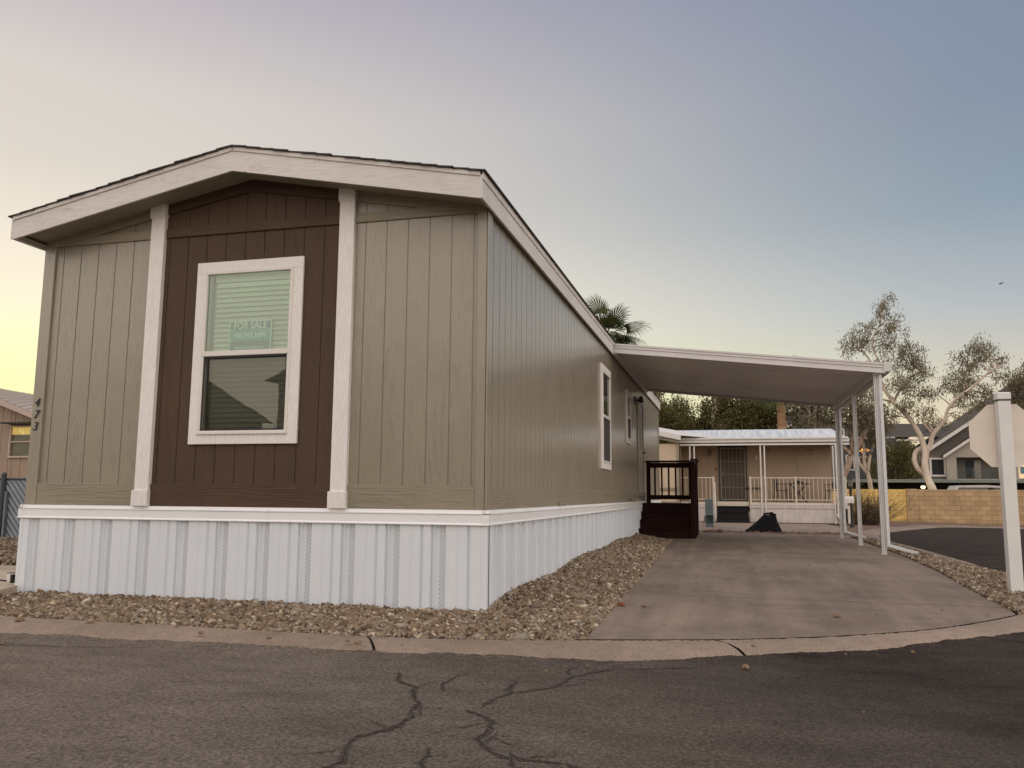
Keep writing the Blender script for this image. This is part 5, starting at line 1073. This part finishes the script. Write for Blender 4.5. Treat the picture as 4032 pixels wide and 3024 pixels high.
for pts, r0, r1, dy in ((TR, .24, .07, 1.0), ([(10.72, 1.95), (10.45, 2.2), (10.31, 2.56), (10.33, 2.86), (10.45, 3.08), (10.66, 3.20)], .13, .12, .2), ([(10.78, 2.9), (10.99, 3.35), (11.08, 3.77), (11.33, 4.13), (11.62, 4.5), (11.67, 4.83), (11.93, 5.27), (12.42, 5.7), (12.87, 6.05), (13.4, 6.56), (13.91, 6.84)], .15, .04, -1.2),
                        ([(11.09, 3.92), (10.93, 4.1), (10.68, 4.44), (10.76, 4.66)], .08, .04, -.3), ([(11.13, 4.03), (11.04, 4.28), (10.78, 4.44)], .07, .04, .2), ([(9.6, 5.43), (9.87, 5.95), (10.3, 6.38), (10.5, 7.0)], .085, .03, -.5), ([(9.5, 5.43), (9.26, 5.51), (9.02, 5.59), (8.6, 5.9)], .075, .03, -.4),
                        ([(9.04, 6.57), (9.06, 7.33), (8.99, 7.67), (8.86, 8.17), (8.9, 8.65), (9.08, 9.09), (9.33, 9.5), (9.42, 10.2)], .07, .02, .6), ([(8.8, 7.2), (8.37, 7.84), (7.93, 7.96), (7.38, 7.83)], .055, .02, -.6), ([(9.05, 7.3), (9.4, 7.5), (9.9, 7.6)], .04, .02, .4), ([(12.6, 5.85), (12.83, 6.69), (13.24, 7.19), (13.62, 7.4)], .05, .02, .6)):
    for k_ in range(1, len(pts) - 1): pass
    base_y = 36 if pts[0][1] < 5 else 36.5
    if pts is TR: base_y = 35.6
    P_, r_ = limb(pts, r0, r1, base_y, dy, .02); P_ = [Vector(p) for p in P_]
    sm = []
    for i in range(len(P_) - 1):
        a, b1, c, d = P_[max(i - 1, 0)], P_[i], P_[i + 1], P_[min(i + 2, len(P_) - 1)]
        for t_ in (0, .33, .66): sm.append(((2 * b1 + (c - a) * t_ + (2 * a - 5 * b1 + 4 * c - d) * t_ * t_ + (3 * b1 - a - 3 * c + d) * t_ ** 3) * .5, r_[i] + (r_[i + 1] - r_[i]) * t_))
    sm.append((P_[-1], r_[-1])); b.tube([q[0] for q in sm], [q[1] * .86 * rng.uniform(.92, 1.08) for q in sm], 10); nodes += [tuple(q[0]) for q in sm]
tb_ = MB(); lv = MB(); rA = np.random.RandomState(11)
for x, z, r_ in BA + BB:
    for k_ in range(2):
        c = (x + rng.uniform(-.1, .1), 36 + rng.uniform(-1.1, 1.1), z); twig_to(tb_, nodes, c, .03); leaves(lv, c, r_ * 1.1, int(205 * (r_ / .45) ** 2), .135, .9, .15, .095, 16, rA)
b.build('trunk', M['bark'], te, True); tb_.build('branches', M['bark2'], te); lv.build('crown', M['euc'], te)
t2 = thing('eucalyptus_tree', (7.6, 34.6, -.3), 'shaggy brown-barked eucalyptus leaning between the carport posts', 'tree')
b = MB(); tb_ = MB(); lv = MB(); nodes = []
for pts, r0, r1 in (([(6.75, -.3), (6.85, .9), (6.93, 1.76), (7.2, 2.28), (7.38, 2.87), (7.71, 3.27), (8.04, 3.91), (8.43, 4.26), (8.7, 4.8)], .22, .06), ([(7.36, 2.82), (7.19, 3.05), (7.03, 3.21), (6.8, 3.9)], .10, .05), ([(7.38, 2.87), (7.4, 3.4), (7.6, 4.3), (7.8, 5.2)], .08, .03)):
    P_, r_ = limb(pts, r0, r1, 34.6, .3, .02); b.tube(P_, r_, 9); nodes += P_
for x, z, r_ in [(7.93, 4.95, .49), (8.59, 4.84, .39), (7.35, 4.86, .44), (7.83, 5.58, .3), (7.46, 4.38, .39), (8.31, 4.37, .34), (6.9, 4.6, .4), (6.6, 5.2, .45), (7.0, 5.6, .4), (8.9, 4.3, .3), (7.7, 3.9, .3)]:
    for k_ in range(3): c = (x + rng.uniform(-.1, .1), 34.8 + rng.uniform(-.8, .8), z); twig_to(tb_, nodes, c, .03); leaves(lv, c, r_ * 1.1, int(230 * (r_ / .45) ** 2), .14, .55, .2, .14, 12, rA)
b.build('trunk', M['bark2'], t2, True); tb_.build('branches', M['bark2'], t2); lv.build('crown', M['euc'], t2)
t3 = thing('eucalyptus_tree', (8.0, 37.5, -.3), 'slender eucalyptus forking low behind the middle carport post', 'tree')
b = MB(); s3 = 40.5 / 38.5
for pts, r0, r1 in (([(8.15, -.3), (8.08, .9), (8.0, 1.7), (7.95, 2.06), (7.84, 2.46), (7.86, 3.18), (7.9, 4.2)], .14, .05), ([(7.95, 2.06), (8.06, 2.64), (8.21, 3.05), (8.4, 3.6)], .08, .04), ([(7.93, 1.95), (7.63, 2.42), (7.5, 3.2)], .09, .04)):
    P_, r_ = limb([(1.97 + (x - 1.97) * 1.085, .89 + (z - .89) * 1.085) for x, z in pts], r0, r1, 37.5, .3, .02); b.tube(P_, r_, 9)
lv = MB()
for x, z in ((8.6, 4.9), (9.1, 4.3), (8.2, 4.5), (8.8, 3.9)):
    for k_ in range(3): leaves(lv, (x, 37.6 + rng.uniform(-.6, .6), z), .45, 300, .14, .5, .2, .15, 12, rA)
b.build('trunk', M['bark'], t3, True); lv.build('crown', M['euc'], t3)
t4 = thing('eucalyptus_tree', (17.0, 38, -.3), 'leafy eucalyptus at the right edge behind the back of the road sign', 'tree')
b = MB(); tb_ = MB(); lv = MB(); P_, r_ = limb([(17.2, -.4), (17.0, 2), (16.6, 4), (16.0, 5.4), (15.6, 6.4)], .2, .05, 37.5, .3, .02); b.tube(P_, r_, 9)
P2, r2 = limb([(16.6, 4), (15.4, 4.9), (14.6, 5.4)], .1, .04, 37.6, 0, .02); b.tube(P2, r2, 8)
for x, z, r_ in [(15.5, 6.5, .39), (15.4, 6.0, .44), (15.6, 5.5, .49), (15.3, 6.45, .3), (16.0, 6.1, .59), (16.5, 6.8, .6), (16.8, 5.8, .7), (17.5, 6.4, .7), (15.9, 7.0, .35), (15.0, 5.0, .45), (15.7, 4.6, .45), (14.5, 4.7, .4)]:
    for k_ in range(3): c = (x, 37.8 + rng.uniform(-.8, .8), z); twig_to(tb_, P_ + P2, c, .03); leaves(lv, c, r_ * 1.1, int(190 * (r_ / .45) ** 2), .15, .5, .22, .15, 12, rA)
b.build('trunk', M['bark2'], t4, True); tb_.build('branches', M['bark2'], t4); lv.build('crown', M['euc'], t4)
# undergrowth in front of the slate apartments
for (x, y, z, rx_, rz_, lab) in ((12.6, 54, 2.9, 1.4, 1.7, 'dusky bush against the slate apartment wall, left of the looping trunk'),):
    tt = thing('bushy_tree', (x, y, GZ), lab, 'tree'); b = MB(); b.tube([(x, y, GZ), (x, y, z)], [.12, .05], 7); b.build('trunk', M['bark2'], tt); lv = MB()
    for i in range(34):
        a = rng.uniform(0, 6.28); q = rng.random() ** .5; leaves(lv, (x + rx_ * q * math.cos(a), y + rng.uniform(-1, 1), z + rz_ * q * math.sin(a)), .5, 260, .13, .2, .4, .2, 12, rA)
    lv.build('crown', M['dense'], tt)
# dense trees behind the neighbour's roof
def dtree(x, y, zt_, blobs, lab, m=M['dense'], n=420, limb_pale=True):
    t = thing('dense_tree', (x, y, 0), lab, 'tree'); b = MB(); nodes = [(x, y, 0), (x + .1, y, 1.5), (x, y, 3.0), (x - .1, y, 4.2)]; b.tube(nodes + [(x, y, zt_ - 1)], [.22, .18, .15, .1, .04], 9); tb_ = MB(); lv = MB()
    for bx, bz, r_ in blobs:
        for k_ in range(3): c = (bx + rng.uniform(-.2, .2), y + rng.uniform(-1.3, 1.3), bz + rng.uniform(-.1, .1)); twig_to(tb_, nodes[1:], c, .045); leaves(lv, c, r_, int(n * 1.35 * (r_ / .7) ** 2), .135, .45, .34, .17, 14, rA)
    b.build('trunk', M['bark'], t, True); tb_.build('branches', M['bark'] if limb_pale else M['bark2'], t); lv.build('crown', m, t)
dtree(-.9, 37.5, 6.4, [(-2.2, 4.3, .8), (-1.6, 5.2, .8), (-1.4, 4.0, .8), (-.7, 4.9, .75), (-.6, 5.6, .5), (-.3, 4.1, .7), (.0, 4.6, .6), (-2.3, 5.9, .6), (-1.2, 3.3, .8), (-2.4, 3.4, .8), (-.2, 3.3, .6), (-1.9, 6.2, .4)], 'dark leafy tree just past the far end of the khaki home')
dtree(1.1, 38.5, 6.6, [(.7, 4.4, .75), (1.3, 5.0, .7), (.9, 5.5, .5), (1.8, 4.2, .75), (2.0, 5.4, .65), (.6, 3.4, .7), (1.5, 3.4, .8), (1.4, 5.9, .35), (2.3, 4.8, .6), (2.4, 3.5, .7), (1.6, 6.0, .5)], 'olive leafy tree showing pale branches above the white neighbor roof')
dtree(3.3, 38, 6.6, [(2.9, 4.4, .8), (3.5, 5.0, .8), (3.0, 5.7, .7), (4.0, 4.3, .7), (4.2, 5.4, .7), (2.7, 3.5, .7), (3.6, 3.5, .8), (4.4, 3.5, .6), (3.6, 6.0, .5)], 'dense dark tree left of the orange palm trunk')
dtree(6.0, 36, 6.2, [(5.5, 4.6, .5), (5.0, 5.3, .5), (6.1, 5.2, .55), (6.5, 4.7, .35), (5.3, 5.9, .5), (6.1, 5.9, .5), (5.9, 4.1, .28)], 'sparse yellowish tree between the palm trunk and the carport posts', M['euc'], 300)
# palms
def frond(b, base, d, L_, droop, nseg=13, leaf=.55, rr=rng):
    """fan palm frond: a stalk and a pleated fan of long narrow fingers whose tips droop"""
    base = Vector(base); d = Vector(d).normalized(); hub = base + d * L_; hub.z -= droop * L_ * .3; b.tube([base, base.lerp(hub, .5) + Vector((0, 0, .05)), hub], [.022, .016, .012], 5)
    d2 = (hub - base).normalized(); side = d2.cross(Vector((0, 0, 1))); side = side.normalized() if side.length > .01 else Vector((1, 0, 0)); up = side.cross(d2).normalized(); tw = rr.uniform(-.6, .6); side, up = side * math.cos(tw) + up * math.sin(tw), up * math.cos(tw) - side * math.sin(tw)
    N_ = nseg * 2 + 1
    for i in range(N_):
        a = R(-100 + 200 * i / (N_ - 1)); dr = (d2 * math.cos(a) + side * math.sin(a)).normalized(); l_ = leaf * (1.0 - .28 * abs(a) / R(92)) * rr.uniform(.9, 1.1); nrm = (dr.cross(up)).normalized()
        p0 = hub; p1 = hub + dr * l_ * .5 + up * (.02 if i % 2 else -.01); p2 = hub + dr * l_ * .8 + Vector((0, 0, -.05 * l_ * (1 + droop))); p3 = hub + dr * l_ * 1.02 + Vector((0, 0, -.18 * l_ * (1 + droop)))
        w1, w2 = .026, .012
        b.add([p0 - nrm * .008, p0 + nrm * .008, p1 + nrm * w1, p1 - nrm * w1, p2 + nrm * w2, p2 - nrm * w2, p3], [(0, 1, 2, 3), (3, 2, 4, 5), (5, 4, 6)])
M['ptrunk'] = mat('palm_trunk', (.30, .17, .09), .9); kk = NB(M['ptrunk']); kk.color(kk.ramp(kk.noise(2., kk.mp((2, 2, 14)), 4), [(.35, (.22, .12, .065)), (.62, (.42, .25, .14))])); kk.bump(kk.noise(2., kk.mp((2, 2, 20)), 3), .8, .03)
def palm(x, y, zc, lab, nf=26, seed=3, L_=.75, leaf=.78, extra=()):
    t = thing('fan_palm', (x, y, 0), lab, 'palm'); b = MB(); n = int(zc / .16)
    b.tube([(x + .02 * math.sin(i * .3), y, i * .16) for i in range(n)], [.17 + .02 * (i % 2) + .05 * (1 - i / n) for i in range(n)], 12); b.build('trunk', M['ptrunk'], t)
    rr = random.Random(seed); b = MB()
    for i in range(nf):
        a = 2.4 * i; el = rr.uniform(-.55, 1.25); frond(b, (x, y, zc + .0), (math.cos(a) * math.cos(el), math.sin(a) * math.cos(el), math.sin(el)), L_ * rr.uniform(.8, 1.1), .9 - el * .5, 13, leaf, rr)
    for d, l_, dr_ in extra: frond(b, (x, y, zc), d, l_, dr_, 15, leaf * 1.02, rr)
    b.build('crown', M['palm'], t)
palm(-2.45, 24, 6.85, 'fan palm with dark green fronds rising behind the khaki home roof', 15, 4, .50, 1.0, (((-.28, .1, 1), .95, .05), ((.42, -.2, .75), .62, .3), ((.85, .0, .38), .85, .5), ((.9, -.2, .05), .75, .8), ((.8, -.5, -.35), .6, 1.0)))
palm(4.28, 34, 6.1, 'fan palm with an orange-brown trunk beyond the carport roof', 18, 9, .8, .75, (((.5, 0, 1), 1.0, .2),))
# distant helicopter
hl = thing('helicopter', (548, 1851, 437), 'tiny dark helicopter with pale tail far off in the right of the sky', 'helicopter')
hm = mat('helicopter_dark', (.06, .05, .10), .5); vary(hm, (.06, .05, .10), .1, 1)
b = MB(); b.tube([(548 + a * 1.0, 1851, 437 + c) for a, c in ((-6.5, -.9), (-5, -.6), (-3, -.3), (-1, 0), (1, .6))], [.3, 1.3, 1.7, 1.5, .7], 10); b.build('fuselage', hm, hl, True)
b = MB(); b.tube([(548.5, 1851, 437.4), (552.5, 1851, 439.6)], [.7, .35], 8); b.build('tail_boom', hm, hl)
b = MB(); b.prism([(552.2, 1850.8, 438.9), (554.0, 1850.8, 440.0), (554.4, 1850.8, 441.9), (552.8, 1850.8, 440.6)], (0, .4, 0)); b.build('tail_fin', M['wmet'], hl)
b = MB(); b.bar((541.5, 1851, 437.6), (551.5, 1851, 440.2), .4, .12); b.bar((546.5, 1851, 438.9), (546.5, 1851, 438), .4, .4); b.build('rotor', hm, hl)
# houses across the street: they show only as the reflection in the lower pane of the front window
hd = mat('street_house_siding', (.12, .115, .10), .8); vary(hd, (.12, .115, .10), .1, 1)
for cx_, w_, zr_, ze_, lab in ((-17.7, 3.3, 5.4, 3.4, 'gabled house across the street, the farther along one'), (-8.3, 3.1, 5.8, 4.3, 'gabled house across the street, the one nearer the sign')):
    hh = thing('street_house', (cx_, -22, 0), lab, 'house'); b = MB(); b.prism([(cx_ - w_, -16, -.1), (cx_ + w_, -16, -.1), (cx_ + w_, -16, ze_), (cx_, -16, zr_), (cx_ - w_, -16, ze_)], (0, -4, 0)); b.build('wall', hd, hh)
    b = MB()
    for s_ in (-1, 1): b.quad((cx_, -15.6, zr_ + .08), (cx_ + s_ * (w_ + .3), -15.6, ze_ - .05), (cx_ + s_ * (w_ + .3), -20.4, ze_ - .05), (cx_, -20.4, zr_ + .08))
    b.build('roof', M['aroof'], hh); b = MB(); frame(b, 'x', cx_ - .6, cx_ + .6, 1.2, 2.6, .12, -16.0, -15.93, 0, .01); b.build('window', M['awht'], hh)
